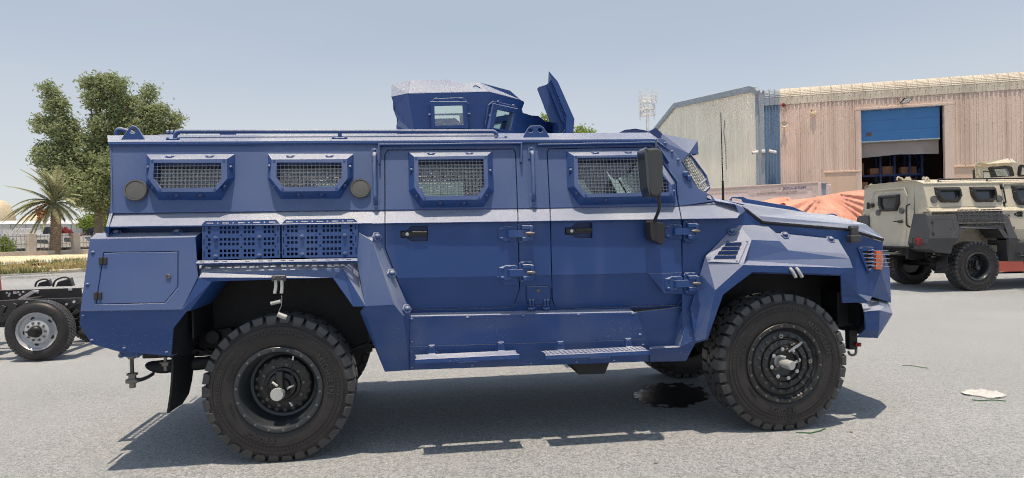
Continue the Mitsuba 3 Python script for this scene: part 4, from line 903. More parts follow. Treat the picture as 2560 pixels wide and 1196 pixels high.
def rear_wheel(o, near=True):
    w = common_wheel('rear', o, near)
    add('rim_barrel', lathe([(.273, -.004), (.262, -.03), (.255, -.06), (.255, -.20), (.245, -.215), (.225, -.22)], o, (0, -1, 0), 64), 'rim_grey', w, 40)
    add('wheel_disc', [lathe([(.225, -.22), (.21, -.19), (.19, -.178), (.135, -.175), (.13, -.16), (.11, -.155), (.105, -.16), (.1, -.13), (.07, -.12), (.065, -.09), (.06, -.085), (0, -.085)], o, (0, -1, 0), 48), lathe([(.255, -.21), (.255, -.24), (0, -.24)], o, (0, -1, 0), 32)], 'rim_black', w, 30)
    add('wheel_nut', bolts_ring(o, .155, -.176, 10, .011, .03, .1), 'dull_steel', w)
    add('disc_bolt', bolts_ring(o, .195, -.18, 20, .012, .012, .05), 'rim_black', w)
    br = [cbox(o[0] - .025, o[0] + .025, o[1] + .02, o[1] + .085, o[2] - .02, o[2] + .13, .004)]
    add('hub_bracket', br, 'rim_black', w)
    add('hub_valve', [lathe([(.048, -.06), (.048, .02), (.044, .026), (0, .026)], cyl(o, -1.9, .035, -.0), (0, -1, .1), 24), tube([cyl(o, 2.3, .07, -.02), cyl(o, 1.9, .03, .0)], .009, 8), tube([cyl(o, .2, .105, -.03), cyl(o, .1, .06, .0)], .008, 8)], 'zinc_cap', w, 40)
    hose = [tube(arcpath([cyl(o, .2, .12, -.03), cyl(o, .9, .14, -.02), cyl(o, 1.1, .22, -.01), cyl(o, 1.15, .25, -.02)], .06, 6), .006, 6), tube([cyl(o, -.3, .06, -.01), cyl(o, -1.0, .14, -.05)], .006, 6)]
    add('air_hose', hose, 'seal_rubber', w, 40)
    add('hose_fitting', [tube([cyl(o, 1.12, .235, -.012), cyl(o, 1.15, .262, -.018)], .008, 7), tube([cyl(o, -1.0, .125, -.05), cyl(o, -1.0, .16, -.05)], .013, 7)], 'steel', w, 40)
    return w
def front_wheel(o, near=True):
    w = common_wheel('front', o, near)
    add('wheel_disc', [lathe([(.273, -.008), (.262, -.018), (.255, -.010), (.238, .0), (.21, .004), (.20, -.012), (.192, -.012), (.186, .004), (.15, .010), (.142, -.008), (.13, -.008), (.125, .012), (.108, .012), (.105, -.03), (.08, -.04), (0, -.04)], o, (0, -1, 0), 56)], 'rim_black', w, 25)
    add('wheel_nut', bolts_ring(o, .222, .002, 20, .0115, .030, .1), 'rim_grey', w)
    add('inner_nut', bolts_ring(o, .166, .008, 12, .011, .026, .25), 'rim_grey', w)
    add('hub_bolt', bolts_ring(o, .117, .012, 8, .0125, .020, .2), 'steel', w)
    c = cyl(o, 2.9, .02, 0); d = np.array([.30, -.95, -.06]); d /= np.linalg.norm(d)
    add('hub_valve', [lathe([(.052, -.02), (.052, .004), (0, .004)], cyl(o, 2.7, .03, -.02), (0, -1, 0), 20), lathe([(.036, 0), (.036, .10), (.033, .105), (0, .105)], c, d, 24), tube([cyl(o, 2.2, .08, .02), cyl(o, 1.7, .055, .04)], .008, 8), tube([cyl(o, .2, .09, .04), cyl(o, .15, .05, .055)], .010, 8)], 'zinc_cap', w, 40)
    add('air_hose', [tube(arcpath([cyl(o, .2, .1, .04), cyl(o, .8, .10, .07), cyl(o, 1.2, .10, .03)], .04, 6), .006, 6)], 'seal_rubber', w, 40)
    add('hose_fitting', [tube(arcpath([cyl(o, 1.35, .10, .03), cyl(o, 1.2, .13, .05), cyl(o, .95, .19, .045), cyl(o, .9, .21, .03)], .03, 4), .011, 7), lathe([(.016, 0), (.016, .02), (.010, .02)], cyl(o, 1.75, .223, .01), (0, -1, 0), 6), lathe([(.016, 0), (.016, .02), (.010, .02)], cyl(o, .05, .205, .01), (0, -1, 0), 6)], 'steel', w, 40)
    add('hub_bracket', bar(cyl(o, 3.7, .11, .015), cyl(o, 3.4, .02, .02), .03, .012, (0, -1, 0)), 'rim_black', w)
    return w
OR, OF = V(697, 977.5, 0.0), V(1961, 911, -.05)
far_y = 2 * YC
def grow(o, s, keys):
    for k in keys:
        v, f, nn, uv, c = meshkit.WRITTEN[scene[k]['filename']]; v = np.array(v, float); v[:, 0] = o[0] + (v[:, 0] - o[0]) * s; v[:, 2] = o[2] + (v[:, 2] - o[2]) * s
        scene[k] = {**mikit.ply(mk(v, f), scene[k]['bsdf'], smooth=40 if nn is not None else False)}
SR, SF = 1.02, 1.045; OR[2], OF[2] = RW * SR - .006, RW * SF - .006
for o, fn, s_ in ((OR, rear_wheel, SR), (OF, front_wheel, SF)):
    n0 = set(scene); fn(o); grow(o, s_, [k for k in scene if k not in n0])
for o, fn in ((OR, rear_wheel), (OF, front_wheel)):
    n0 = set(scene); fn(o, False); grow(o, SR if o is OR else SF, [k for k in scene if k not in n0])
    for k in [k for k in scene if k not in n0]:
        v, f, nn, uv, c = meshkit.WRITTEN[scene[k]['filename']]
        scene[k] = {**mikit.ply(mirror(mk(v, f)), scene[k]['bsdf'], smooth=30)}
# -- wheel wells, underside, axles
def well(x0, x1, z0, z1, y0=-.02):
    return flatfaces(cat([cbox(x0, x1, .62, .64, z0, z1, 0), cbox(x0, x1, y0, .64, z1, z1 + .012, 0), cbox(x0 - .012, x0, .1, .64, z0 + .25, z1, 0), cbox(x1, x1 + .012, .2, .64, z0 + .15, z1, 0)]))
xr0, xr1 = V(474, 777, -.05)[0] - .02, V(905, 780, -.05)[0] + .03; xf0, xf1 = V(1770, 830, -.05)[0] - .02, V(2104, 737, 0)[0] + .30
addm('wheel_well', well(xr0, xr1, .70, V(600, 700, 0)[2] - .0), 'underside_black')
addm('wheel_well', well(xf0, xf1, .66, V(1990, 683, 0)[2] + .005, .18), 'underside_black')
add('chassis_frame', [cbox(-1.2, 5.0, y0, y0 + .09, .72, .95, .01) for y0 in (.66, 1.59)] + [cbox(x, x + .09, .70, 1.64, .78, .9, .01) for x in (-1.0, .55, 1.4, 2.6, 4.7)] + [cbox(xr1, xf0, .12, 2.2, 1.0, 1.04, 0), cbox(xf1 - .1, 4.95, .36, 1.98, .78, 1.1, .01)], 'underside_black', TRUCK)
ax = []
for o in (OR, OF):
    ax += [tube([[o[0], .2, o[2]], [o[0], 2.14, o[2]]], .065, 12), trimesh.creation.icosphere(2, .2).apply_transform(np.diag([1, .9, 1, 1.0])).apply_translation([o[0], 1.17 if o is OR else 1.35, o[2]])]
add('axle', cat([mk(m.vertices, m.faces) for m in ax]), 'underside_black', TRUCK, 40)
sp = []
for xm, L in ((0.0, .78), (OF[0], .66)):
    for i in range(5):
        l = L * (1 - i * .17); z0 = .70 - i * .018
        p = [np.array([xm + l * t, .50, z0 + .12 * t * t * (L / .78)]) for t in np.linspace(-1, 1, 11)]
        sp += [bar(a, b, .075, .016, (0, 0, 1), .002) for a, b in zip(p[:-1], p[1:])]
    for s in (-1, 1): sp.append(tube([[xm + s * L, .44, .82], [xm + s * L, .62, .82]], .035, 10)); sp.append(cbox(xm + s * L - .04, xm + s * L + .04, .56, .62, .74, .95, .01))
addm('leaf_spring', sp, 'underside_black')
c = V(536, 842, .45); addm('spring_pin', [lathe([(.05, -.05), (.05, .05), (0, .05)], c, (0, -1, 0), 14), hull([c + np.array(p) for p in ((-.02, .02, .05), (.12, .02, .06), (.16, .02, -.02), (.10, .02, -.1), (.06, .02, -.1), (-.02, .02, -.03), (-.02, .12, .05), (.12, .12, .06), (.1, .12, -.1))])], 'underside_black')
a, b = V(1428, 905, .18), V(1524, 905, .18); c, d = V(1447, 937, .18), V(1512, 935, .18)
add('fuel_tank', hull([q + np.array([0, dy, 0]) for q in (a + [0, 0, .06], b + [0, 0, .06], a, b, c, d) for dy in (0, .45)]), 'underside_black', TRUCK)
# exhaust, mud flap, cable
A, Bx = V(376, 920, .30), V(575, 902, .42); dd = (Bx - A) / np.linalg.norm(Bx - A)
Rr = .052; u, v_, w_ = frame(dd); pts = []; n = 24; vs, fs = [], []
for k, (R_, s0) in enumerate(((Rr, 0), (Rr, 1.2), (Rr * .9, 1.2), (Rr * .9, 0))):
    for i in range(n):
        t = i * 2 * math.pi / n; off = R_ * (math.cos(t) * u + math.sin(t) * v_)
        cut = -.07 * off[1] / Rr * 1.1 + (.05 * off[2] / Rr if 1 else 0)
        vs.append(A + off + dd * (cut * (-1) + .06 if s0 == 0 else s0))
for k in range(3):
    i = np.arange(n); j = (i + 1) % n; fs += [np.stack([i + k * n, j + k * n, j + k * n + n], 1), np.stack([i + k * n, j + k * n + n, i + k * n + n], 1)]
i = np.arange(n); fs += [np.stack([i + 3 * n, (i + 1) % n + 3 * n, (i + 1) % n], 1), np.stack([i + 3 * n, (i + 1) % n, i], 1)]
add('exhaust_pipe', mk(vs, np.vstack(fs)), 'underside_black', TRUCK, 40)
fl_px = [(433, 822), (468, 780), (500, 780), (492, 884), (474, 892), (474, 955), (468, 985), (455, 1008), (416, 1034), (424, 985), (428, 905)]
mf = [slab([(433, 822), (467, 779), (502, 781), (493, 850), (480, 884), (429, 896)], plane3(V(433, 822, -.05), V(500, 781, .28), V(429, 896, -.03)), .012, .002)]
P3 = [V(429, 893, .0), V(483, 884, .35), V(476, 950, .35), V(468, 985, .35), V(452, 1010, .35), V(416, 1034, .0), V(424, 985, .0), V(428, 930, .0)]
for r0, r1, r2, r3 in ((0, 1, 2, 7), (7, 2, 3, 6), (6, 3, 4, 5)): mf.append(facets([P3[r0], P3[r1], P3[r2], P3[r3]], [(0, 1, 2, 3)], .014, (1, 0, 0)))
mf.append(bar(V(430, 902, -.01), V(483, 889, .34), .012, .03))
addm('mud_flap', mf, 'underside_black', smooth=20)
c = V(329, 884, .0); pin = [tube([c + [0, 0, -.0], c + [0, 0, -.16]], .0125, 8), hexbolt(c + [0, 0, -.145], (0, 0, -1), .026, .05), lathe([(.0, 0), (.022, 0), (.022, .05), (0, .05)], c + [0, 0, -.20], (0, 0, -1), 12), hexbolt(c + [0, 0, -.02], (0, 0, -1), .026, .02)]
for i in range(14): pin.append(lathe([(.0125, 0), (.0155, .004), (.0125, .008)], c + [0, 0, -.03 - i * .008], (0, 0, -1), 8))
add('hanger_rod', pin, 'dull_steel', TRUCK)
add('hanger_bracket', [slab([(297, 880), (356, 882), (358, 888), (345, 893), (302, 893)], (np.array([0, -.05, 0]), np.array([0, -1., 0])), .10, .004), hexbolt(V(303, 889, -.05), (0, -1, 0), .014, .012), hexbolt(V(343, 889, -.05), (0, -1, 0), .014, .012)], 'navy_paint', TRUCK)
a, b = c + np.array([.01, -.0, -.20]), V(384, 934, .28)
rope = []
for ph in (0, 2.1, 4.2): rope.append(tube([a + (b - a) * t + .008 * np.array([0, math.cos(ph + t * 30), math.sin(ph + t * 30)]) - np.array([0, 0, .012 * math.sin(math.pi * t)]) for t in np.linspace(0, 1, 40)], .008, 6))
add('steel_rope', rope + [cbox(a[0] - .05, a[0] + .03, a[1] - .03, a[1] + .03, a[2] - .016, a[2] + .016, .006)], 'dull_steel', TRUCK)
c = V(413, 893, .0); add('hanger_rod', [tube([c, c + [0, 0, -.1]], .012, 8), hexbolt(c + [0, 0, -.035], (0, 0, -1), .026, .03)], 'dull_steel', TRUCK)
# -- rear end (only its edge shows here, all of it on the tan twin)
xr = -1.21
rp = [V(275, 360, .165), V(278, 534, .055), V(268, 568, -.03), np.array([V(264, 568, -.03)[0] - .02, .1, 1.70])]
rr = [np.array([xr - .0, .42, q[2]]) for q in rp[:3]] + [np.array([xr - .06, .42, 1.0])]
rp[3] = np.array([xr + .02, .1, 1.0])
top = np.array([xr, .42, rp[0][2] + .10])
rv = rp + rr + [top] + [flat(top, -.02), flat(rr[3], -.02)]
add('rear_wall', both(facets(rv, [(0, 1, 5, 4), (1, 2, 6, 5), (2, 3, 7, 6), (0, 4, 8), (8, 9, 10, 7)], .01, (1, 0, 0))), 'navy_paint', TRUCK)
rpl = (np.array([xr - .035, 0, 0]), np.array([-1.0, 0, -.0]))
def rplate(pts, t=.01, lift=0.0, c=.003):
    """a plate on the rear wall: points (Y, z)"""
    n = np.array([-1.0, 0, 0]); o = np.array([xr - .05 - lift, 0, 0]); u = np.cross([0, 0, 1], n)
    return plate(Polygon([(-y, z) for y, z in pts]), o, n, t, c)
rd = add('rear_door', rplate([(.68, 1.12), (.62, 1.2), (.62, 2.22), (.70, 2.3), (1.64, 2.3), (1.72, 2.22), (1.72, 1.2), (1.66, 1.12)], .03, .01), 'navy_paint', TRUCK)
add('rear_door_rail', [bar((xr - .075, .55, 2.16), (xr - .075, .66, 2.36), .02, .03), bar((xr - .075, .66, 2.36), (xr - .075, 1.68, 2.36), .02, .03), bar((xr - .075, 1.68, 2.36), (xr - .075, 1.79, 2.16), .02, .03)], 'navy_paint', TRUCK)
o6 = [(.80, 2.22), (1.48, 2.22), (1.50, 2.0), (1.40, 1.84), (.90, 1.84), (.80, 2.0)]; i6 = [(.9, 2.15), (1.4, 2.15), (1.4, 2.0), (1.33, 1.9), (.97, 1.9), (.9, 2.0)]
add('window_frame', [plate(Polygon([(-y, z) for y, z in o6]).difference(Polygon([(-y, z) for y, z in i6])), np.array([xr - .15, 0, 0]), (-1, 0, 0), .1, .03)], 'navy_paint', rd)
add('window_glass', rplate(i6, .02, .04), 'dark_glass', rd)
add('door_handle', [cbox(xr - .12, xr - .06, .72, .84, 1.56, 1.62, .01), cbox(xr - .14, xr - .10, .72, .95, 1.58, 1.605, .008)], 'black_plastic', rd)
add('grab_handle', tube(arcpath([(xr - .06, .50, 1.98), (xr - .14, .50, 1.95), (xr - .14, .50, 1.5), (xr - .06, .50, 1.46)], .05, 5), .02, 8), 'black_plastic', TRUCK, 40)
add('rear_hinge', [cat([cbox(xr - .13, xr - .05, 1.70, 1.92, z - .05, z + .05, .01), tube([(xr - .12, 1.86, z - .08), (xr - .12, 1.86, z + .08)], .035, 8)]) for z in (2.0, 1.3)], 'black_plastic', TRUCK)
for y in (.74, 1.56): add('firing_port', lathe([(.075, 0), (.075, .03), (.06, .034), (0, .034)], (xr - .06, y, 1.82 if y > 1 else 1.84), (-1, 0, 0), 24), 'disc_grey', TRUCK, 35)
add('rear_bumper', [cbox(xr - .06, xr + .1, .55, 1.8, .90, 1.02, .01), cbox(xr - .2, xr + .3, .4, 1.94, .98, 1.02, .005)], 'underside_black', TRUCK)
gst = sbox(-1.50, .70, -1.335, 1.64)
gst = gst.difference(unary_union([sbox(-1.485 + .05 * a, .73 + .055 * b, -1.45 + .05 * a, .77 + .055 * b) for a in range(3) for b in range(16)]))
add('rear_step', [moved(trimesh_flat(gst, .03), (0, 0, .84)), bar((-1.515, .69, .86), (-1.515, 1.65, .86), .03, .05)] + [bar((-1.5, y, .86), (xr - .05, y, .94), .03, .03, (0, 1, 0)) for y in (.74, 1.6)], 'dull_steel', TRUCK)
tlb = V(203, 790, -.05); 
for sgn, y0 in ((0, .06), (1, 1.98)):
    x = tlb[0] + .06
    tl_ = add('tail_light', cbox(x - .05, x + .02, y0 + .02, y0 + .22, 1.06, 1.20, .01), 'red_lens', TRUCK)
    add('light_guard', [tube([(x - .09, y0 + .0, z), (x - .09, y0 + .24, z)], .006, 5) for z in (1.05, 1.09, 1.13, 1.17, 1.21)] + [tube([(x - .09, y, 1.04), (x - .09, y, 1.22)], .006, 5) for y in (y0, y0 + .12, y0 + .24)], 'underside_black', tl_)
# -- cabin
add('cabin_floor', [cbox(.75, 3.35, .16, 2.18, 1.06, 1.10, 0), cbox(-1.1, .75, .66, 1.68, 1.06, 1.10, 0), cbox(3.3, 3.34, .16, 2.18, 1.1, 1.75, 0), cbox(3.15, 3.6, .2, 2.14, 1.5, 1.72, .03)], 'cabin_grey', TRUCK)
for x in (2.15, 2.15, 1.1):
    pass
for i, (x, y) in enumerate(((2.05, .38), (2.05, 1.35), (.95, .38), (.95, 1.35))):
    add('seat', [cbox(x, x + .52, y, y + .55, 1.3, 1.5, .03), hull([(x - .02, y, 1.45), (x + .14, y, 1.45), (x - .22, y, 2.05), (x - .10, y, 2.05), (x - .02, y + .55, 1.45), (x + .14, y + .55, 1.45), (x - .22, y + .55, 2.05), (x - .10, y + .55, 2.05)]), cbox(x - .26, x - .14, y + .13, y + .42, 2.02, 2.2, .03)], 'seat_beige', TRUCK, 30)
# ================================================================== ground, road, verge
asph = mikit.proc(lambda p, n, uv: asphalt(p))
def asphalt(p):
    a = fbm(p.x * 0.7, p.y * 0.7, 2.0, 4); b = fbm(p.x * 0.13 + 9, p.y * 0.3, 7.0, 3); g1 = noise(p.x * 120, p.y * 120, 1.0); g2 = noise(p.x * 48, p.y * 48, 3.0)
    dist = dr.sqrt((p.x - 1) * (p.x - 1) + (p.y + 5.4) * (p.y + 5.4)); far = dr.clip((dist - 4) / 9, 0, 1)
    k = 0.235 * (1 + 0.16 * (a - 0.5) + 0.22 * (b - 0.5)) + (0.20 * (g1 - 0.5) + 0.10 * (g2 - 0.5)) * (1 - 0.85 * far)
    w = dr.abs(p.y - 28.5 - 1.4 * (fbm(p.x * 0.35, 3.0, 1.0, 4) - 0.5)); k = k * (1 - 0.45 * (1 - smoothstep(0.02, 0.22, w)))
    return mi.Color3f(0.955, 1.0, 1.035) * k * 1.10
P('asphalt', asph, 0.85, 0, 0.25, (mikit.proc(lambda p, n, uv: noise(p.x * 90, p.y * 90, 0.0) + 0.5 * noise(p.x * 190, p.y * 190, 4.0), eps=2e-3), 0.003))
struct('ground', cbox(-4000, 4000, -400, 4500, -1.0, 0.0, 0), 'asphalt')
# puddle, rag, twigs
pud = []
for i in range(330):
    a = rnd.uniform(0, 6.283); q = rnd.random() ** .6 * 1.12; px, py = 1678 + 82 * q * math.cos(a), 989 + 29 * q * math.sin(a)
    if 1.0 < q: r = rnd.uniform(1.0, 2.6)
    else: r = rnd.uniform(5, 11) * max(.3, 1.15 - q)
    if q < 1.35: pud.append(Polygon([G(px + r * 1.9 * math.cos(t), py + r * .72 * math.sin(t))[:2] for t in np.linspace(0, 6.2, 14)]))
pud = unary_union(pud).buffer(.035).buffer(-.035)
P('oil_wet', (0.022, 0.022, 0.024), {'type': 'proc', **mikit.proc(lambda p, n, uv: 0.22 + 0.3 * smoothstep(0.45, 0.7, fbm(p.x * 14, p.y * 14, 1.0, 3)))}, 0, 0.5, (mikit.proc(lambda p, n, uv: noise(p.x * 80, p.y * 80, 0.0), eps=3e-3), 0.0012))
solo('puddle', moved(trimesh_flat(pud, .002), (0, 0, .003)), 'oil_wet', 'dark wet oily puddle on the asphalt in the shade behind the front wheel', 'puddle')
labels['puddle']['kind'] = 'structure'; labels['puddle'].pop('category')
P('rag_white', (0.52, 0.52, 0.51), 0.8); P('cord_green', (0.06, 0.15, 0.07), 0.6)
c = G(2457, 986); rg = []
gx, gy = np.meshgrid(np.linspace(-1, 1, 34), np.linspace(-1, 1, 26), indexing='ij')
pp = np.stack([gx, gy, gx * 0], -1).reshape(-1, 3); rr = np.sqrt((pp[:, 0]) ** 2 + (pp[:, 1]) ** 2); ang = np.arctan2(pp[:, 1], pp[:, 0])
edge = .75 + .5 * (meshkit.noise(np.stack([np.cos(ang) * 2.5, np.sin(ang) * 2.5, ang * 0 + 2], -1)) - .3)
z = .008 + .060 * np.abs(meshkit.fbm(np.stack([pp[:, 0] * 3.4, pp[:, 1] * 2.6, pp[:, 0] * 0], -1), 3, 5) - .5) * 3 * np.clip(1.05 - rr, 0, 1)
vv = np.stack([c[0] + pp[:, 0] * .20 * edge * (1 / np.maximum(rr, 1)), c[1] + pp[:, 1] * .19 * edge * (1 / np.maximum(rr, 1)), z * (rr < 1.02) + .006], -1)
idx = np.arange(34 * 26).reshape(34, 26); q = np.stack([idx[:-1, :-1], idx[1:, :-1], idx[1:, 1:], idx[:-1, 1:]], -1).reshape(-1, 4)
solo('rag', mk(vv, np.vstack([q[:, [0, 1, 2]], q[:, [0, 2, 3]]])), 'rag_white', 'crumpled white rag lying on the open asphalt at right', 'rag', None, 50)
for pts, r, lab in ((((2430, 1000), (2450, 1002), (2480, 1000), (2515, 1003)), .005, 'thin green cord on the asphalt just in front of the white rag'), (((2255, 914), (2275, 914), (2300, 918), (2321, 921)), .004, 'thin dark green cord lying alone on the open asphalt ahead of the blue truck'), (((1990, 1081), (2025, 1083), (2048, 1078), (2063, 1071)), .005, 'thin green cord in the sun by the foot of the front tyre')):
    solo('cord', tube([G(x, y, .007) for x, y in pts], r, 5), 'cord_green', lab, 'cord', None, 40)
P('pebble_tan', (0.25, 0.2, 0.14), 0.9)
for x, y, l in ((2128, 1082, 'small brown pebble on the asphalt in front of the front tyre'), (1640, 1160, 'small dark pebble alone on the asphalt near the bottom edge')):
    m = trimesh.creation.icosphere(1, .011); solo('pebble', mk(np.array(m.vertices) * [1.4, 1, .7] + G(x, y) + [0, 0, .006], m.faces), 'pebble_tan', l, 'pebble', None, True)

# kerb and verge along the road on the left
ka, kb = G(6, 691), G(214, 679); kd = (kb - ka)[:2]; kd /= np.linalg.norm(kd); kn = np.array([-kd[1], kd[0]])
def along(base, s, off=0.0, z=0.0): q = base[:2] + kd * s + kn * off; return np.array([q[0], q[1], z])
P('kerb_concrete', cproc((0.62, 0.59, 0.52), .15, 2), 0.9); P('sand', cproc((0.50, 0.40, 0.27), .25, .6), 0.95); P('path_grey', cproc((0.36, 0.34, 0.31), .15, 1.2), 0.95)
for i in range(36):
    s = -30 + i * 2.0; m = cbox(0, 1.985, 0, .3, 0, .15, .02); v = np.array(m.vertices)
    add('kerb_stone', mk(np.stack([ka[0] + kd[0] * (s + v[:, 0]) + kn[0] * v[:, 1], ka[1] + kd[1] * (s + v[:, 0]) + kn[1] * v[:, 1], v[:, 2]], 1), m.faces), 'kerb_concrete', 'kerb')
labels['kerb'] = {'kind': 'structure', 'label': 'kerb'}
wall_a, wall_b = G(20, 646), G(221, 637)
def strip(p0, p1, q0, q1, z): return mk([[*p0[:2], z], [*p1[:2], z], [*q1[:2], z], [*q0[:2], z]], [[0, 1, 2], [0, 2, 3]])
def ext(a, b, l0, l1): d = (b - a); return a - d * l0, b + d * l1
K0, K1 = ext(along(ka, 0, .3), along(kb, 0, .3), 1.2, 2.2); W0, W1 = ext(wall_a, wall_b, .6, 1.4)
nx, ny = 60, 36; gv = []
for i in range(nx):
    for j in range(ny):
        a = K0 + (K1 - K0) * i / (nx - 1); b = W0 + (W1 - W0) * i / (nx - 1); q = a + (b - a) * j / (ny - 1) * 1.3
        gv.append([q[0], q[1], .13 + .22 * (meshkit.fbm(np.array([q[0] * .5, q[1] * .5, 0]), 3) - .4) * min(1, j / 4)])
idx = np.arange(nx * ny).reshape(nx, ny); q = np.stack([idx[:-1, :-1], idx[1:, :-1], idx[1:, 1:], idx[:-1, 1:]], -1).reshape(-1, 4)
struct('verge', mk(gv, np.vstack([q[:, [0, 1, 2]], q[:, [0, 2, 3]]])), 'sand', True)
pa, pb, pc, pd = G(0, 663, .3), G(230, 651, .3), G(230, 645, .3), G(0, 656, .3)
struct('path', cat(strip(*ext(pa, pb, 1.0, 2.0), *ext(pd, pc, 1.0, 2.0), .30)), 'path_grey')
# dry grass on the verge
P('straw', cproc((0.40, 0.34, 0.16), .35, .8), 0.9); P('weed_green', cproc((0.17, 0.19, 0.07), .3, .8), 0.9)
gb = [[], []]
for i in range(620):
    px = rnd.uniform(-60, 330); u_ = rnd.random()
    o = G(px, (664 - .052 * px) * (1 - u_) + (688 - .058 * px) * u_, .2)
    if meshkit.noise(np.array([o[0] * .35, o[1] * .5, 9.0])) < .42: continue
    grn = int(meshkit.noise(np.array([o[0] * .25, o[1] * .25, 4.0])) > .5); h = rnd.uniform(.12, .48)
    for k in range(16):
        a = rnd.uniform(0, 6.28); d = np.array([math.cos(a), math.sin(a), 0]); b = o + d * rnd.uniform(0, .4); lean = d * h * rnd.uniform(.1, .7); w = np.array([-d[1], d[0], 0]) * .025
        gb[grn] += [b - w, b + w, b + lean + [0, 0, h * rnd.uniform(.6, 1.1)]]
for k, (nm, mt) in enumerate((('dry_grass', 'straw'), ('weeds', 'weed_green'))):
    key = add(nm, mk(gb[k], np.arange(len(gb[k])).reshape(-1, 3)), mt)
    labels[key] = {'kind': 'stuff', 'label': 'dry yellow grass on the sandy verge beyond the road' if k == 0 else 'greener weeds among the dry grass of the verge', 'category': 'grass'}

# ================================================================== trees
def leaf_mat(name, col, tr=.5):
    scene[name] = {'type': 'principledthin', 'base_color': cproc(col, .35, .9), 'roughness': .6, 'diff_trans': tr}
    return name
leaf_mat('leaf_olive', (0.37, 0.42, 0.235), .9); leaf_mat('leaf_bright', (0.30, 0.38, 0.11), .8); leaf_mat('leaf_palm', (0.46, 0.48, 0.31), .7); leaf_mat('leaf_hedge', (0.22, 0.30, 0.08), .7)
P('bark', cproc((0.20, 0.16, 0.12), .3, 3), 0.9); P('palm_bark', cproc((0.26, 0.21, 0.16), .4, 4), 0.9)
def leaves(blobs, Y, n, size, clump=.55, per=26, seed=1):
    """leaf-sized faces in clumps spread through the crown's blobs, given as (px, py, radius in px) at the depth Y"""
    g = np.random.default_rng(seed); out = []; area = sum(b[2] ** 2 for b in blobs)
    for bx, by, br in blobs:
        c = V(bx, by, Y); R = np.linalg.norm(V(bx + br, by, Y) - c); m = max(3, int(n * br * br / area / per)); c = c + np.array([0, g.uniform(-.5, .5) * R, 0])
        d = g.normal(size=(m, 3)); d /= np.linalg.norm(d, axis=1, keepdims=True); cc = c + d * (R * g.uniform(.35, 1.0, (m, 1)) ** .6) * [1, 1, .92]
        cen = np.repeat(cc, per, 0) + g.normal(size=(m * per, 3)) * clump * g.uniform(.5, 1.3, (m * per, 1)) * [1, 1, .75]
        a = g.normal(size=(len(cen), 3)); a[:, 2] = a[:, 2] * .7 - .25; a /= np.linalg.norm(a, axis=1, keepdims=True); b = np.cross(a, g.normal(size=a.shape)); b /= np.linalg.norm(b, axis=1, keepdims=True)
        s = size * g.uniform(.6, 1.3, (len(cen), 1)); v = np.stack([cen - a * s, cen + b * s * .45, cen + a * s, cen - b * s * .45], 1)
        out.append((v, cc, c))
    vs = np.vstack([o[0] for o in out]).reshape(-1, 3); N = len(vs) // 4; k = np.arange(N)[:, None] * 4
    return mk(vs, np.vstack([k + [0, 1, 2], k + [0, 2, 3]])), out
def tree(label, group, blobs, Y, trunk_px, base_z, n, size, leafm, clump, seed, r0=.35, cat_='tree', name='tree'):
    t = thing(name, label, cat_, group); lm, out = leaves(blobs, Y, n, size, clump, 26, seed); add('crown', lm, leafm, t)
    b = V(trunk_px[0], trunk_px[1], Y); b[2] = base_z; fork = b + (np.mean([o[2] for o in out], 0) - b) * .42 + np.array([0, 0, 0])
    mid = (b + fork) / 2 + np.array([.12, 0, 0]); add('trunk', tube([b - [0, 0, .3], mid, fork], [r0 * 1.2, r0, r0 * .8], 10), 'bark', t, 50)
    g = np.random.default_rng(seed + 5)
    for v, cc, c in out:
        p1 = fork + (c - fork) * .5 + g.normal(size=3) * .2; add('branch', cat([tube([fork - (fork - b) * .05, p1, c], [r0 * .5, r0 * .3, r0 * .12], 7)] + [tube([p1 * .4 + c * .6, (c + q) / 2 + g.normal(size=3) * .15, q], [r0 * .14, r0 * .09, r0 * .03], 5) for q in cc[:7]]), 'bark', t, 50)
    return t
big = [(122, 222, 18), (132, 250, 24), (150, 275, 30), (112, 310, 26), (160, 325, 40), (222, 208, 20), (252, 205, 24), (290, 215, 32), (240, 250, 34), (290, 265, 40), (262, 315, 48), (330, 255, 18), (322, 310, 30), (372, 232, 22), (362, 268, 24), (400, 290, 30), (440, 302, 20), (360, 330, 44), (415, 335, 30), (130, 390, 48), (205, 380, 66), (260, 400, 62), (165, 440, 50), (225, 470, 58), (250, 505, 40), (310, 420, 60), (300, 500, 40)]
tree('tall leafy olive-green tree rising behind the rear of the blue truck', None, big, 88, (240, 640), .0, 56000, .22, 'leaf_olive', .42, 3, .5)
tree('pale green spreading tree low behind the big tree and the palm', None, [(232, 560, 26), (215, 572, 16), (255, 545, 24), (280, 560, 30), (262, 575, 24)], 100, (250, 640), 0, 6000, .2, 'leaf_bright', .42, 8, .25)
tree('green tree top showing beside the open roof hatch of the blue truck', None, [(1362, 300, 15), (1375, 330, 26), (1420, 345, 30), (1455, 332, 17), (1470, 345, 18), (1400, 380, 40)], 62, (1410, 640), 0, 5200, .15, 'leaf_bright', .32, 12, .2)
tree('dense green bush at the left edge in front of the railings', None, [(4, 605, 16), (14, 618, 15), (6, 632, 18), (18, 636, 12), (-12, 620, 18)], 72, (6, 655), .1, 3600, .13, 'leaf_hedge', .25, 15, .1, 'bush', 'bush')
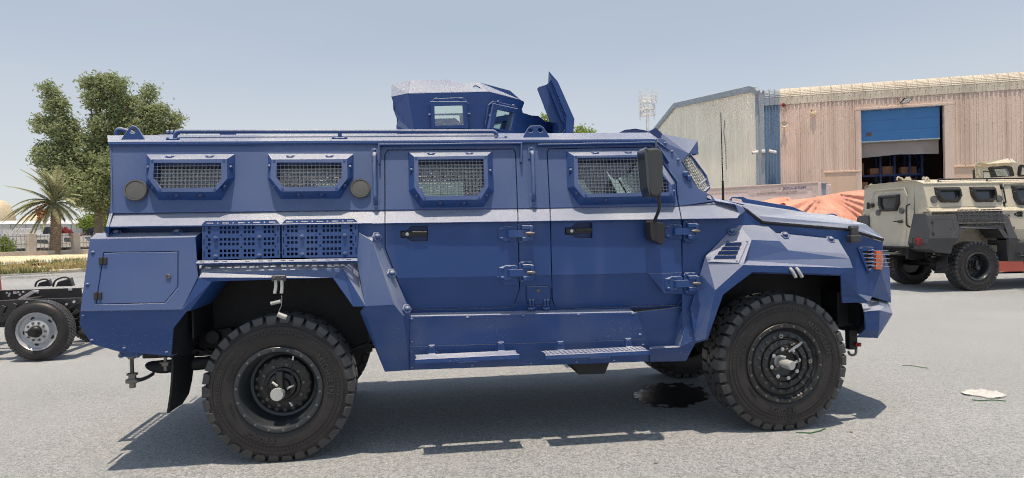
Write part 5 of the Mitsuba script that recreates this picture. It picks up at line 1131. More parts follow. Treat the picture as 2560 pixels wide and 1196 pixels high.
# palm
pt = thing('palm_tree', 'date palm with windswept feathery fronds in front of the railings', 'palm tree')
Yp = 75.5; b, tp = V(137, 640, Yp), V(134, 515, Yp); b[2] = 0; tk = []
for i in range(30):
    t = i / 29; c = b + (tp - b) * t + np.array([.18 * math.sin(t * 2.2), 0, 0]); r = .52 - .14 * t + (.1 if t > .85 else 0); tk.append((c, r))
tm = [tube([c for c, r in tk], [r for c, r in tk], 14)]
for i in range(26):
    for k in range(9):
        a = k * 2 * math.pi / 9 + (i % 2) * .35; c, r = tk[3 + i]; d = np.array([math.cos(a), math.sin(a), 0]); o = c + d * r
        w = np.array([-d[1], d[0], 0]) * .15; tm.append(hull([o - w - d * .05, o + w - d * .05, o + d * .1 + w * .5 + [0, 0, .12], o + d * .1 - w * .5 + [0, 0, .12], o - d * .06 + [0, 0, -.14], o + d * .02 + [0, 0, .2]]))
add('trunk', tm, 'palm_bark', pt)
fr_px = [(20, 545, .0), (5, 558, -.1), (30, 575, .1), (62, 560, -.4), (85, 585, .4), (70, 600, .2), (15, 467, 0), (40, 470, .6), (52, 425, .3), (78, 421, -.4), (95, 425, .5), (110, 430, -.6), (120, 440, .2), (160, 430, -.2), (167, 455, .4), (170, 480, -.4), (200, 500, .5), (213, 530, 0), (205, 548, .5), (183, 560, -.5), (163, 555, .5), (150, 560, -.7), (105, 575, .7), (60, 520, .9), (45, 530, -.9), (190, 510, -.9), (140, 425, .8), (100, 470, -1), (175, 500, 1), (28, 520, .4), (108, 556, .2), (66, 440, .1), (154, 468, 0)]
fr_px += [(x + rnd.uniform(-13, 13), y + rnd.uniform(-12, 8), -dy + rnd.uniform(-.3, .3)) for x, y, dy in fr_px[:27]]
for i, (x, y, dy) in enumerate(fr_px):
    o = tp + np.array([0, 0, .25]); e = V(x, y, Yp + dy * 2.5); L = np.linalg.norm(e - o); up_ = np.array([0, 0, 1.0])
    mid = (o + e) / 2 + up_ * L * (.30 if y > 480 else .10) + np.array([.25 * L * (1 if x < 134 and y < 470 else 0), 0, 0])
    P_ = [(1 - t) ** 2 * o + 2 * t * (1 - t) * mid + t * t * e for t in np.linspace(0, 1, 24)]; lf = []; f3 = []
    for j in range(3, 24):
        tg = P_[j] - P_[j - 1]; tg /= np.linalg.norm(tg); sd = np.cross(tg, up_); sd /= np.linalg.norm(sd) + 1e-9
        for h in (0, .33, .66):
            q = P_[j - 1] + (P_[j] - P_[j - 1]) * h; ll = (.62 * math.sin(math.pi * min(1, (j + h) / 24 * .85 + .12)) + .12)
            for s in (-1, 1):
                d = tg * .75 + sd * s * .75 + np.array([-.12, 0, -.28 + .25 * nrng.random()]); d /= np.linalg.norm(d); w = np.cross(d, up_) * .06; k = len(lf)
                lf += [q - w, q + w, q + d * ll * (.85 + .3 * nrng.random())]; f3.append([k, k + 1, k + 2])
    add('frond', cat(mk(lf, f3), tube(P_, np.linspace(.05, .012, 24), 5)), 'leaf_palm', pt)
P('date_orange', cproc((0.34, 0.17, 0.08), .4, 8), .8)
dm = []
for i in range(60):
    c = V(100, 535, Yp - 1) + nrng.normal(size=3) * [.28, .25, .32]; m = trimesh.creation.icosphere(1, .1); dm.append(mk(np.array(m.vertices) + c, m.faces))
k = add('date_bunch', dm + [tube([tp, V(108, 508, Yp - .7), V(100, 528, Yp - 1)], .04, 5)], 'date_orange', pt); labels[k] = {'kind': 'stuff'}

# ================================================================== wall with railings, parked lorries, buildings on the left
P('wall_render', cproc((0.50, 0.46, 0.41), .18, 1.5, (.3, .25, .2), .3), .9); P('rail_grey', (0.20, 0.20, 0.20), .6); P('lorry_white', cproc((0.66, 0.67, 0.68), .06, 2), .4); P('lorry_glass', (0.06, 0.07, 0.085), .1, 0, .7); P('lorry_dark', (0.04, 0.04, 0.045), .6)
wd = (wall_b - wall_a)[:2]; wd /= np.linalg.norm(wd); wn = np.array([-wd[1], wd[0]])
def wp(s, off, z): q = wall_a[:2] + wd * s + wn * off; return np.array([q[0], q[1], z])
def wbox(s0, s1, o0, o1, z0, z1, c=.02):
    m = cbox(s0, s1, o0, o1, z0, z1, c); v = np.array(m.vertices)
    return mk(np.stack([wall_a[0] + wd[0] * v[:, 0] + wn[0] * v[:, 1], wall_a[1] + wd[1] * v[:, 0] + wn[1] * v[:, 1], v[:, 2]], 1), m.faces)
def s_at(px):  # distance along the wall of a pixel column
    d = ray(px, 620); A = np.array([[d[0], -wd[0]], [d[1], -wd[1]]]); return np.linalg.solve(A, wall_a[:2] - CAM[:2])[1]
fw = thing('boundary_wall', 'low rendered wall with piers and thin grey railings across the verge', 'wall')
s0, s1 = s_at(-40), s_at(420); zt = V(60, 634, 0)[2]
mpp = abs(V(137, 600, Yp)[2] - V(137, 610, Yp)[2]) / 10
add('base_wall', wbox(s0, s1, 0, .3, 0, .62), 'wall_render', fw)
piers = [s_at(80), s_at(191.5)]; gap = piers[1] - piers[0]; pl_ = [piers[0] + gap * i for i in range(-1, 4)]
for s in pl_: add('pier', wbox(s - .42, s + .42, -.08, .38, 0, 2.45, .03), 'wall_render', fw)
for z in (1.35, 2.15): add('rail', wbox(s0, s1, .13, .17, z - .03, z + .03, .005), 'rail_grey', fw)
n = int((s1 - s0) / .42)
for i in range(n):
    s = s0 + i * .42
    if s < s_at(300): add('picket', wbox(s - .018, s + .018, .135, .165, .62, 2.4, .004), 'rail_grey', fw)
def lorry(label, px0, px1, ytop, ybot, Y, flip=False):
    """a forward-control lorry cab seen from the side, its nose to the right"""
    t = thing('parked_lorry', label, 'lorry', 'lorries parked behind the railings'); A, Bq = V(px0, ytop, Y), V(px1, ytop, Y); w = Bq[0] - A[0]; h = A[2] - .9; z0, z1 = .9, A[2]; D = 2.0
    pr = [(0, z0), (w, z0), (w, z0 + h * .42), (w * .80, z1 - .06), (w * .74, z1), (0, z1)]
    body_ = trimesh.creation.extrude_polygon(Polygon(pr), D, engine='earcut'); v = np.array(body_.vertices)
    add('cab', mk(np.stack([A[0] + v[:, 0], Y + v[:, 2], v[:, 1]], 1), body_.faces), 'lorry_white', t)
    o = np.array([A[0], Y - .01, 0]); wl = Polygon([(w * .12, z0 + h * .46), (w * .64, z0 + h * .40), (w * .66, z0 + h * .55), (w * .56, z1 - .22), (w * .12, z1 - .22)])
    add('side_window', plate(wl, o, (0, -1, 0), .03), 'lorry_glass', t)
    a, b = np.array([A[0] + w * .985 + .02, 0, z0 + h * .48]), np.array([A[0] + w * .81 + .02, 0, z1 - .12])
    add('windscreen', mk([[a[0], Y + .12, a[2]], [a[0], Y + D - .12, a[2]], [b[0], Y + D - .12, b[2]], [b[0], Y + .12, b[2]]], [[0, 1, 2], [0, 2, 3]]), 'lorry_glass', t)
    add('bumper', cbox(A[0] + w * .3, A[0] + w + .1, Y - .02, Y + D, .45, z0 - .05, .04), 'lorry_dark', t)
    for xw in (A[0] + w * .35, A[0] - 3.2): add('wheel', [lathe([(.42, 0), (.45, -.05), (.45, -.25), (.42, -.3), (0, -.3)], (xw, Y + .02, .45), (0, -1, 0), 20), lathe([(.42, 0), (.25, -.02), (.2, .02), (0, .02)], (xw, Y + .02, .45), (0, -1, 0), 20)], 'lorry_dark', t)
    add('chassis', cbox(A[0] - 4.2, A[0] + w * .5, Y + .4, Y + 1.6, .55, .85, .02), 'lorry_dark', t)
    return t, A, w
tA, A, w = lorry('white lorry cab behind the railings left of the palm trunk', 86, 140, 595, 628, 80)
cg = []
for i in range(26): x = A[0] - 4.2 + i * .16; cg.append(cbox(x - .02, x + .02, 80.1, 80.14, .9, 3.0, 0))
for z in (.95, 1.5, 2.0, 2.5, 3.0): cg.append(cbox(A[0] - 4.25, A[0] - .1, 80.08, 80.16, z - .03, z + .03, 0))
for i in range(9):
    x = A[0] - 4.2 + i * .46; cg.append(tube([(x, 80.12, .95), (x + .46, 80.12, 1.95)], .025, 4)); cg.append(tube([(x + .46, 80.12, .95), (x, 80.12, 1.95)], .025, 4))
k = add('cage', cg + [cbox(A[0] - 4.25, A[0] - .1, 82, 82.05, .9, 3, 0)], 'lorry_white', tA); labels[k] = {'kind': 'stuff'}
tB, A, w = lorry('white lorry cab behind the railings right of the palm trunk', 152, 219, 590, 627, 81)
P('van_grey', (0.45, 0.46, 0.47), .5)
add('load_box', cbox(A[0] - 3.4, A[0] - .05, 81.1, 83, .9, A[2] + .25, .05), 'van_grey', tB)
P('machine_yellow', (0.62, 0.42, 0.06), .5); P('machine_red', (0.38, 0.05, 0.04), .5); P('cabin_navy', (0.03, 0.04, 0.07), .5); P('shed_white', cproc((0.70, 0.71, 0.72), .05, 1), .6); P('dome_cream', cproc((0.62, 0.52, 0.36), .06, .6), .7)
def pbox(x0, y0, x1, y1, Y, d, c=.03):
    a, b = V(x0, y0, Y), V(x1, y1, Y); return cbox(a[0], b[0], Y, Y + d, b[2], a[2], c)
t = thing('site_cabin', 'yellow cabin with a white roof behind the caged lorry', 'cabin'); add('body', pbox(36, 576, 86, 592, 92, 3), 'machine_yellow', t); add('roof', pbox(34, 572, 88, 576.5, 91.8, 3.6), 'lorry_white', t); add('stripe', pbox(60, 580, 86, 583, 91.96, .1), 'machine_red', t)
t = thing('dark_container', 'dark blue box standing behind the palm trunk', 'container'); add('body', pbox(104, 568, 126, 600, 93, 3), 'cabin_navy', t); add('door_frame', [pbox(105, 572, 106, 598, 92.9, .2, 0), pbox(114, 572, 115, 598, 92.9, .2, 0)], 'rail_grey', t)
t = thing('crane_lorry', 'red crane boom and cab behind the white lorries', 'crane'); a, b = V(146, 572, 92), V(181, 590, 92)
add('boom', bar(V(160, 571, 92), V(183, 588, 92), .5, .5), 'machine_red', t); add('body', pbox(145, 574, 163, 600, 92.2, 2), 'machine_red', t); add('mast', tube([V(153, 590, 92), V(153, 567, 92)], .16, 8), 'rail_grey', t)
t = thing('excavator', 'red machine with upright cylinders at the edge of the pale green tree', 'excavator'); add('body', pbox(188, 584, 213, 605, 90, 2.2), 'machine_red', t); add('arm', [bar(V(214, 606, 90), V(229, 572, 90), .5, .6), bar(V(229, 572, 90), V(238, 600, 90), .4, .4)], 'cabin_navy', t)
for x in (191, 196, 202): add('cylinder', tube([V(x, 588, 90), V(x, 572, 90)], .22, 8), 'lorry_white', t)
solo('box_lorry', pbox(232, 580, 290, 640, 88, 2.4, .1), 'lorry_white', 'white box-bodied lorry half hidden by the rear of the blue truck', 'lorry')
t = thing('shed', 'long low white shed with a pale roof behind the parked lorries', 'shed'); add('wall', pbox(-60, 561, 300, 640, 112, 10, .02), 'shed_white', t); add('roof', hull([V(-70, 561, 111), V(310, 559, 111), V(-70, 553, 117), V(310, 551, 117), V(-70, 561, 123), V(310, 560, 123)]), 'dome_cream' if 0 else 'lorry_white', t)
for i in range(9): add('column', pbox(-50 + i * 38, 562, -48 + i * 38, 640, 111.9, .3, 0), 'rail_grey', t)
for lab, px, yt, wpx in (('large cream dome at the left edge above the shed', 0, 500, 37), ('smaller cream dome behind the palm fronds', 88, 536, 36)):
    c = V(px, 560, 150); R = np.linalg.norm(V(px + wpx, 560, 150) - c); hgt = V(px, yt, 150)[2] - c[2]
    t = thing('dome', lab, 'dome'); add('shell', lathe([(R * math.cos(a), hgt * math.sin(a)) for a in np.linspace(0, math.pi / 2, 12)], c, (0, 0, 1), 40), 'dome_cream', t, 60); add('drum', lathe([(R * 1.02, -18), (R * 1.02, .0), (0, 0)], c, (0, 0, 1), 40), 'dome_cream', t, 40)
    if wpx == 37: add('finial', tube([c + [0, 0, hgt], c + [0, 0, hgt + 1.6]], .12, 6), 'rail_grey', t)
lp = thing('street_lamp', 'thin grey lamp post behind the palm crown', 'street lamp'); add('pole', tube(arcpath([V(148, 590, 95), V(148, 530, 95), V(147, 521, 95), V(140, 521, 95)], 1, 5), .09, 6), 'rail_grey', lp, 40)

# ================================================================== bare lorry chassis with a silver wheel, at the left
ch = thing('bare_chassis', 'bare black lorry chassis with silver wheel and red cab, cut by the left edge', 'lorry chassis')
P('cab_red', (0.55, 0.02, 0.03), .3, 0, .5, clearcoat=.6); P('frame_black', cproc((0.022, 0.022, 0.025), .25, 6, (.3, .27, .22), .15), .4); P('wheel_silver', cproc((0.52, 0.53, 0.55), .05, 6), .35, .3)
ow = G(96, 903); ow = np.array([V(95.5, 833, ow[1])[0], ow[1] - .05, .425])
def small_wheel(o, full):
    w = add('wheel', lathe([(.262, -.01), (.272, .0), (.268, .008), (.255, -.004), (.245, -.02), (.24, -.06), (.20, -.085), (.17, -.05), (.16, -.012), (.11, .0), (.105, .008), (.0, .008)], o, (0, -1, 0), 48), 'wheel_silver', ch, 40)
    pr = [(.262, -.03), (.275, -.0), (.31, .02), (.36, .018), (.395, -.005), (.413, -.035), (.418, -.06), (.42, -.12), (.418, -.18), (.413, -.21), (.395, -.24), (.36, -.26), (.30, -.25), (.262, -.2)]
    add('tyre', lathe(pr, o, (0, -1, 0), 64), 'rubber', w, 40); tb = []
    for i in range(56):
        for r_, (h0, h1) in enumerate(((-.028, -.075), (-.085, -.125), (-.135, -.175), (-.185, -.215))):
            t = (i + .5 * (r_ % 2)) * 2 * math.pi / 56; k = .045
            tb.append(hull([cyl(o, t + a + .02 * (1 if h == h0 else -1), r, h) for a in (-k, k) for h in (h0, h1) for r in ((.405 if r_ in (0, 3) else .415), .428)]))
    add('tread', tb, 'tread_rubber', w)
    if full:
        for i in range(5):
            t = .75 + i * 2 * math.pi / 5; add('hand_hole', lathe([(.0, .004), (.024, .004), (.028, -.004)], cyl(o, t, .195, -.075), (math.cos(t) * .25, -1, math.sin(t) * .25), 14), 'seal_rubber', w)
        add('hub', [lathe([(.085, 0), (.08, .04), (.06, .06), (.058, .11), (.05, .13), (0, .13)], o + np.array([0, -.0, 0]), (0, -1, 0), 20)] + [hexbolt(cyl(o, i * math.pi / 4, .046, .125), (0, -1, 0), .007, .01) for i in range(8)], 'seal_rubber', w, 30)
        for i in range(10): add('wheel_nut', hexbolt(cyl(o, i * 2 * math.pi / 10, .125, .005), (0, -1, 0), .012, .03), 'dull_steel', w)
        add('lettering', cat([arc_text(o, 'Continental', .335, -2.3, .05, .019), arc_text(o, 'Conti HDR5', .34, .75, .032, .019), arc_text(o, '225/70 R19.5', .33, 2.4, .022, .019)]), 'tread_rubber', w)
small_wheel(ow, True); small_wheel(ow + np.array([0, 1.75, 0]), False)
def rail_(Y, top, bot, h):
    a, b = V(top[0][0], top[0][1], Y), V(top[1][0], top[1][1], Y); z = (a[2] + b[2]) / 2; x0, x1 = -9.5, b[0]
    return [cbox(x0, x1, Y, Y + .008, z - h, z, .002), cbox(x0, x1, Y, Y + .08, z - .01, z, .002), cbox(x0, x1, Y, Y + .08, z - h, z - h + .01, .002)], z
r1, z1 = rail_(ow[1] + .28, ((0, 753), (201, 744)), None, .19); add('frame_rail', r1, 'frame_black', ch); r2, z2 = rail_(ow[1] + 1.25, ((7, 729), (204, 718)), None, .16); add('frame_rail', r2, 'frame_black', ch)
xe = V(195, 740, ow[1] + .4)[0]
for x in (xe - .1, xe - 1.0, xe - 1.9, xe - 3): add('crossmember', cbox(x, x + .1, ow[1] + .3, ow[1] + 1.3, z1 - .15, z1 - .03, .01), 'frame_black', ch)
Yr = ow[1] + .27; dt = []
for x, y, r in ((68, 757, .016), (122, 754, .022), (167, 761, .016), (186, 755, .02)): dt.append(lathe([(r, 0), (r, .02), (0, .02)], V(x, y, Yr), (0, -1, 0), 10))
add('frame_bolt', dt, 'wheel_silver', ch); labels[ch + '__frame_bolt'] = {'kind': 'stuff'}
Y2 = ow[1] + 1.25
fit = [bar(V(50, 750, Y2), V(88, 728, Y2 - .05), .05, .05), bar(V(86, 729, Y2), V(98, 730, Y2), .05, .05)]
for x, y in ((17, 733), (24, 735), (22, 740), (46, 731), (50, 737), (58, 730)): fit.append(lathe([(.018, 0), (.018, .004), (0, .004)], V(x, y, Y2), (0, -1, 0), 8))
fit.append(cbox(V(33, 730, Y2)[0], V(42, 730, Y2)[0], Y2 - .01, Y2, V(33, 736, Y2)[2], V(33, 730, Y2)[2], .004)); fit.append(cbox(V(171, 730, Y2)[0], V(181, 730, Y2)[0], Y2 - .01, Y2, V(171, 727, Y2)[2], V(171, 721, Y2)[2], .004))
k = add('bracket', fit, 'wheel_silver', ch); labels[k] = {'kind': 'stuff'}
for px in (107, 153):
    a = V(px - 14, 717, Y2 + .1); L = .2; s = 1 if px < 130 else 1.25
    add('air_bag_mount', [hull([a + np.array(p) * s for p in ((0, 0, 0), (.18, 0, 0), (.17, 0, .09), (.03, 0, .06), (.15, .12, .11), (.02, .12, .07), (0, .12, 0), (.18, .12, 0))]), tube(arcpath([a + np.array(p) * s for p in ((-.02, -.02, 0), (0, -.02, .08), (.1, -.02, .12), (.17, -.02, .11), (.2, -.02, 0))], .05, 4), .014, 6)], 'frame_black', ch)
sus = [bar(V(30, 790, Yr - .05), V(40, 760, Yr - .05), .03, .05), bar(V(-5, 800, Yr), V(12, 765, Yr), .03, .05), tube([V(6, 799, Yr - .1), V(6, 799, Yr + .1)], .045, 10)]
for i in range(5): a, b = V(-30, 800 + i * 3, Yr), V(190, 790 + i * 4, Yr); sus.append(bar([a[0], Yr - .02, .52 - i * .022 + .06], [b[0] + .02 - i * .12, Yr - .02, .50 - i * .022 + .06], .08, .014))
sus += [tube([(ow[0], ow[1] + .1, .43), (ow[0], ow[1] + 1.8, .43)], .07, 10), cbox(-9, ow[0] - .9, ow[1] + .3, ow[1] + 1.1, .42, .62, .02), tube([V(170, 775, Yr), V(188, 763, Yr), V(205, 755, Yr)], .012, 6), tube([V(180, 790, Yr), V(195, 775, Yr)], .03, 8), cbox(xe - .12, xe + .05, ow[1] + .35, ow[1] + 1.2, .35, .7, .02)]
for i in range(5): sus.append(tube([(xe - .02, ow[1] + .3, .36 + i * .075), (xe + .06, ow[1] + .28, .36 + i * .075)], .012, 6))
add('suspension', sus, 'frame_black', ch)
cr = V(4, 700, ow[1] + 2.0); add('cab', hull([(x, y, z) for x, y in ((-8.6, ow[1] - .05), (-8.6, ow[1] + 2), (cr[0] - .06, ow[1] - .1), (cr[0], ow[1] + .1), (cr[0], ow[1] + 2)) for z in (V(0, 748, ow[1])[2],)] + [(-8.6, ow[1] - .05, 1.5), (-8.6, ow[1] + 2, 1.5), (cr[0] - .1, ow[1] + .05, 1.38), (cr[0] - .1, ow[1] + 2, 1.38), (cr[0] - .02, ow[1] + .1, 1.2), (cr[0] - .02, ow[1] + 2, 1.2)]), 'cab_red', ch)
xc0, yc0 = cr[0] - 2.6, ow[1]
add('cab_skirt', [cbox(cr[0] - 4.2, cr[0] - 1.5, yc0 - .04, yc0 + 2.0, .55, z1 - .02, .03)], 'frame_black', ch)
add('wheel', [lathe([(.25, -.02), (.275, .0), (.36, .018), (.41, -.03), (.42, -.12), (.41, -.21), (.36, -.25), (0, -.25)], (xc0, yc0 - .05, .425), (0, -1, 0), 40)], 'rubber', ch, 40)
add('rim', lathe([(.26, -.01), (.22, -.06), (.16, -.02), (.10, .01), (0, .01)], (xc0, yc0 - .05, .425), (0, -1, 0), 32), 'wheel_silver', ch, 40)
# ================================================================== the tan twin of the truck, beyond at the right
OFF = np.array([14.56, 9.60, 0.0]); TS = 1.085
MAPC = {'hull': {'navy_paint': 'tan_paint', 'navy_dark': 'tan_paint', 'window_glass': 'dark_glass'}}
BLACKED = ('fender_box', 'arch_end_block', 'rear_arch_flare', 'perforated_panel', 'panel_rail', 'sill_box', 'sill_end_box', 'front_arch_flare', 'dome_nut', 'signal_guard', 'front_bumper', 'side_step', 'window_frame', 'firing_port', 'turret_window_frame', 'grab_handle', 'roof_rail', 'door_handle', 'handle_pocket', 'vent_louvre', 'engine_bay_side', 'rear_hinge', 'rail_foot')
TAN = thing('tan_armoured_truck', 'sand-coloured armoured truck with charcoal fenders, cut by the right edge of the picture', 'armoured truck')
tc = V(1150, 330, 1.17)[0]
TT = T().translate(OFF.tolist()).scale(TS); TR = T().translate((OFF + [tc - .75, 0, 0]).tolist()).rotate([0, 0, 1], 180).translate([-tc, -2 * YC + YC, 0]).translate([0, 0, 0])
TR = T().translate((OFF + np.array([tc + .22, YC, 0]) * TS).tolist()).scale(TS).rotate([0, 0, 1], 180).translate([-tc, -YC, 0])
for k in [k for k in scene if k.startswith('armoured_truck__')]:
    rest = k[len('armoured_truck__'):]; parts = rest.split('__')
    if any(p.startswith(('wire_grille', 'lettering', 'mirror', 'plug', 'hanger', 'steel_rope', 'antenna', 'cord', 'windscreen_guard', 'hose_fitting')) for p in parts): continue
    d = dict(scene[k]); m = d['bsdf']['id']
    base = [p.rstrip('0123456789').rstrip('_') for p in parts]
    if any(b in BLACKED for b in base) and m in ('navy_paint', 'navy_dark'): m = 'black_plastic' if base[-1] in ('window_frame', 'turret_window_frame', 'grab_handle', 'roof_rail', 'door_handle', 'handle_pocket', 'rear_hinge') else 'charcoal_paint'
    elif base[0] == 'wheel_well' and k.endswith('wheel_well'): m = 'tan_paint'
    else: m = MAPC['hull'].get(m, m)
    if base[-1] == 'pocket_shade': m = 'charcoal_paint'
    if base[0] == 'wheel' and base[-1] in ('hub_valve',): m = 'rim_black'
    d['bsdf'] = {'type': 'ref', 'id': m}; d['to_world'] = TR if base[0] in ('turret',) else TT
    if base[0] == 'roof_hatch': continue
    scene[TAN + '__' + rest] = d
    if k in labels and k != TRUCK: labels[TAN + '__' + rest] = dict(labels[k])

# ================================================================== warehouse
def clad(name, base, streak=.35, var=.1):
    """painted profiled sheet with dirt washed down it"""
    def fn(p, n, uv):
        a = fbm(p.x * 1.2 + p.y * 1.2, p.z * .5, 1.0, 3); s = smoothstep(.45, .8, fbm(p.x * 7 + p.y * 7, p.z * .22, 2.0, 3)); d = smoothstep(.5, .9, fbm(p.x * 2.5, p.y * 2.5, p.z * .9, 4))
        c = mi.Color3f(list(base)) * (1 + var * 2 * (a - .5))
        return mix(c, c * mi.Color3f(.62, .56, .50), streak * s + .25 * d)
    return P(name, mikit.proc(fn), .55, 0, .4)
clad('clad_pink', (0.70, 0.555, 0.47)); clad('clad_cream', (0.90, 0.845, 0.70), .12); clad('clad_blue', (0.13, 0.21, 0.33), .6, .3); clad('trim_grey', (0.30, 0.35, 0.40), .2); clad('eave_cream', (0.62, 0.56, 0.46), .35); clad('plinth_peach', (0.68, 0.50, 0.38), .08, .06)
P('door_blue', cproc((0.045, 0.19, 0.46), .06, .8, (.3, .3, .3), .1), .45); P('curtain_grey', cproc((0.33, 0.29, 0.27), .2, 1.5), .8); P('inside_dark', (0.14, 0.11, 0.10), .9); P('rack_blue', (0.04, 0.08, 0.26), .5); P('cardboard', cproc((0.50, 0.28, 0.19), .2, 2), .9); P('camera_white', (0.7, 0.7, 0.68), .4)
WH = thing('warehouse', 'large pink-beige corrugated metal warehouse with curved eaves and half-open blue door', 'warehouse')
Y0 = 29.0; C0 = V(1945, 262, Y0); lo, hi = 15.0, 32.0
for _ in range(60):
    m_ = (lo + hi) / 2
    if V(2560, 222, m_)[2] > C0[2]: hi = m_
    else: lo = m_
C1 = V(2560, 222, m_); wdir = (C1 - C0) * [1, 1, 0]; wlen = np.linalg.norm(wdir); wdir /= wlen; wnor = np.array([wdir[1], -wdir[0], 0])
if wnor @ (CAM - C0) < 0: wnor = -wnor
WPL = (np.array([C0[0], C0[1], 0.0]), wnor); ZE = C0[2]
def wu(px, py): q = on_plane(px, py, WPL) - WPL[0]; return q @ wdir, q[2]
def wpt(u, z, out=0.0): return WPL[0] + wdir * u + np.array([0, 0, z]) + wnor * out
def wallbox(u0, u1, z0, z1, o0, o1, c=.01):
    m = cbox(u0, u1, o0, o1, z0, z1, c); v = np.array(m.vertices); return mk(np.array([wpt(a, z, o) for a, o, z in v]), m.faces)
DL, DT = wu(2152, 277); DR, _ = wu(2352, 268); JR, _ = wu(2366, 268); PL_, PT = wu(2060, 431); QL, QT = wu(2366, 418)
def corr(u0, u1, z0, z1, pitch=.20, dep=.035, out=0.0):
    xs = []; n = max(1, round((u1 - u0) / pitch)); p = (u1 - u0) / n
    for i in range(n): xs += [(u0 + p * i, 0), (u0 + p * (i + .42), 0), (u0 + p * (i + .52), dep), (u0 + p * (i + .90), dep)]
    xs.append((u1, 0)); v = [wpt(u, z0, out + d) for u, d in xs] + [wpt(u, z1, out + d) for u, d in xs]; N = len(xs); i = np.arange(N - 1)
    return flatfaces(mk(v, np.vstack([np.stack([i, i + 1, i + 1 + N], 1), np.stack([i, i + 1 + N, i + N], 1)])))
uL = wu(1912, 400)[0]; u_b = wu(1951, 400)[0]
ZW = ZE + .05
add('blue_sheet', corr(uL, u_b, 0, ZW, .16, .04, .01), 'clad_blue', WH)
u = u_b; i = 0
while u < wlen + 5:
    u1 = min(u + 1.0, wlen + 5)
    for lim in (PL_, DL - .28, JR + .3):
        if u + .05 < lim < u1: u1 = lim
    mid = (u + u1) / 2; zb = DT + .12 if DL - .28 <= mid <= JR + .28 else PT if PL_ <= mid < DL - .2 else QT if mid > JR + .2 else 0
    add('cladding_sheet', corr(u, u1 - .006, zb, ZW, .2, .035, .012 * (i % 2)), 'clad_pink', WH); u = u1; i += 1
# screws in rows
sc = []
for z in (wu(2000, 336)[1], wu(2000, 430)[1], ZE - .12):
    u = u_b + .2
    while u < wlen + 3:
        if not (PL_ < u < JR + .3 and z < DT + .3): sc.append(lathe([(.022, 0), (.018, .02), (0, .02)], wpt(u, z, .045), wnor, 6))
        u += .6
k = add('cladding_screw', sc, 'inside_dark', WH); labels[k] = {'kind': 'stuff'}
# curved eave sheets with cross ribs
def eave(u0, u1, ripple=.018):
    R = .52; prof = [(.06, ZE - .02), (.06, ZE + .34)]
    for t in np.linspace(0, math.pi / 2 * .92, 32):
        r = R + ripple * (1 if math.sin(t * 32) > 0 else -1) * .5; prof.append((.06 - R + r * math.cos(t), ZE + .36 + r * math.sin(t)))
    prof.append((-2.5, prof[-1][1] + .12)); us = [u0, u0 + .03, u0 + .06, u1 - .03, u1]; ex = [.0, .035, 0, 0, .0]; v = []; M = len(prof)
    for uu, e in zip(us, ex): v += [wpt(uu, z + e * .7, o + e) for o, z in prof]
    f = []
    for a in range(len(us) - 1):
        j = np.arange(M - 1); f += [np.stack([j + a * M, j + a * M + M, j + a * M + M + 1], 1), np.stack([j + a * M, j + a * M + M + 1, j + a * M + 1], 1)]
    return flatfaces(mk(v, np.vstack(f)))
u = u_b; n = 0
while u < wlen + 5: add('eave_sheet', eave(u, u + .50), 'eave_cream', WH); u += .50
for j in range(3): add('blue_eave_sheet', eave(uL + (u_b - uL) * j / 3, uL + (u_b - uL) * (j + 1) / 3), 'trim_grey', WH)
k = add('eave_screw', [lathe([(.02, 0), (.02, .02), (0, .02)], wpt(u_b + .12 + j * .25, ZE + .33 - .12 * (j % 2), .075), wnor, 6) for j in range(int((wlen + 3) / .25))], 'inside_dark', WH); labels[k] = {'kind': 'stuff'}
# gable end
gx_ = on_plane(1898, 400, WPL); gdir = None
apex = V(1690, 266, 42.0); g0 = wpt(uL - .35, 0, .02); gd = (apex - g0) * [1, 1, 0]; gl = np.linalg.norm(gd); gd /= gl; gn = np.array([-gd[1], gd[0], 0]); gn = gn if gn @ (CAM - g0) > 0 else -gn
GP = (g0, gn)
def gs(px, py): q = on_plane(px, py, GP) - g0; return q @ gd, q[2]
roofl = [gs(1898, 234), gs(1892, 226), gs(1880, 223), gs(1690, 264), gs(1646, 318), gs(1590, 385)]
ss = [p[0] for p in roofl]; zz = [p[1] for p in roofl]; S1 = ss[-1]; s = 0.0
while s < S1:
    s1 = min(s + 1.0, S1); xs = []; n = 3; p = (s1 - s) / n
    for i in range(n): xs += [(s + p * i, 0), (s + p * (i + .45), 0), (s + p * (i + .55), .022), (s + p * (i + .9), .022)]
    xs.append((s1, 0)); N = len(xs); v = [g0 + gd * a + gn * d for a, d in xs] + [g0 + gd * a + gn * d + [0, 0, float(np.interp(a, ss, zz)) - .05] for a, d in xs]; i = np.arange(N - 1)
    add('gable_sheet', flatfaces(mk(v, np.vstack([np.stack([i, i + 1, i + 1 + N], 1), np.stack([i, i + 1 + N, i + N], 1)]))), 'clad_cream', WH); s = s1
vg = [g0 + gd * a + [0, 0, z] for a, z in roofl]
add('verge_trim', [bar(a + gn * .08, b + gn * .08, .22, .34, (0, 0, 1), .02) for a, b in zip(vg[:-1], vg[1:])], 'trim_grey', WH)
add('corner_trim', [hull([wpt(uL - .4, z, -.1) for z in (0, ZE + .75)] + [wpt(uL, z, .05) for z in (0, ZE + .6)] + [wpt(uL - .34, z, .07) for z in (0, ZE + .8)]), tube([wpt(uL - .36, 0, .1), wpt(uL - .36, ZE + .2, .1), wpt(uL - .30, ZE + .85, -.4)], .09, 8)], 'trim_grey', WH)
add('roof', mk([wpt(uL - .3, ZE + .9, -1.2), wpt(wlen + 5, ZE + .9, -1.2), wpt(wlen + 5, vg[2][2], -gl), wpt(uL - .3, vg[2][2] - .05, -gl)], [[0, 1, 2], [0, 2, 3]]), 'clad_cream', WH)
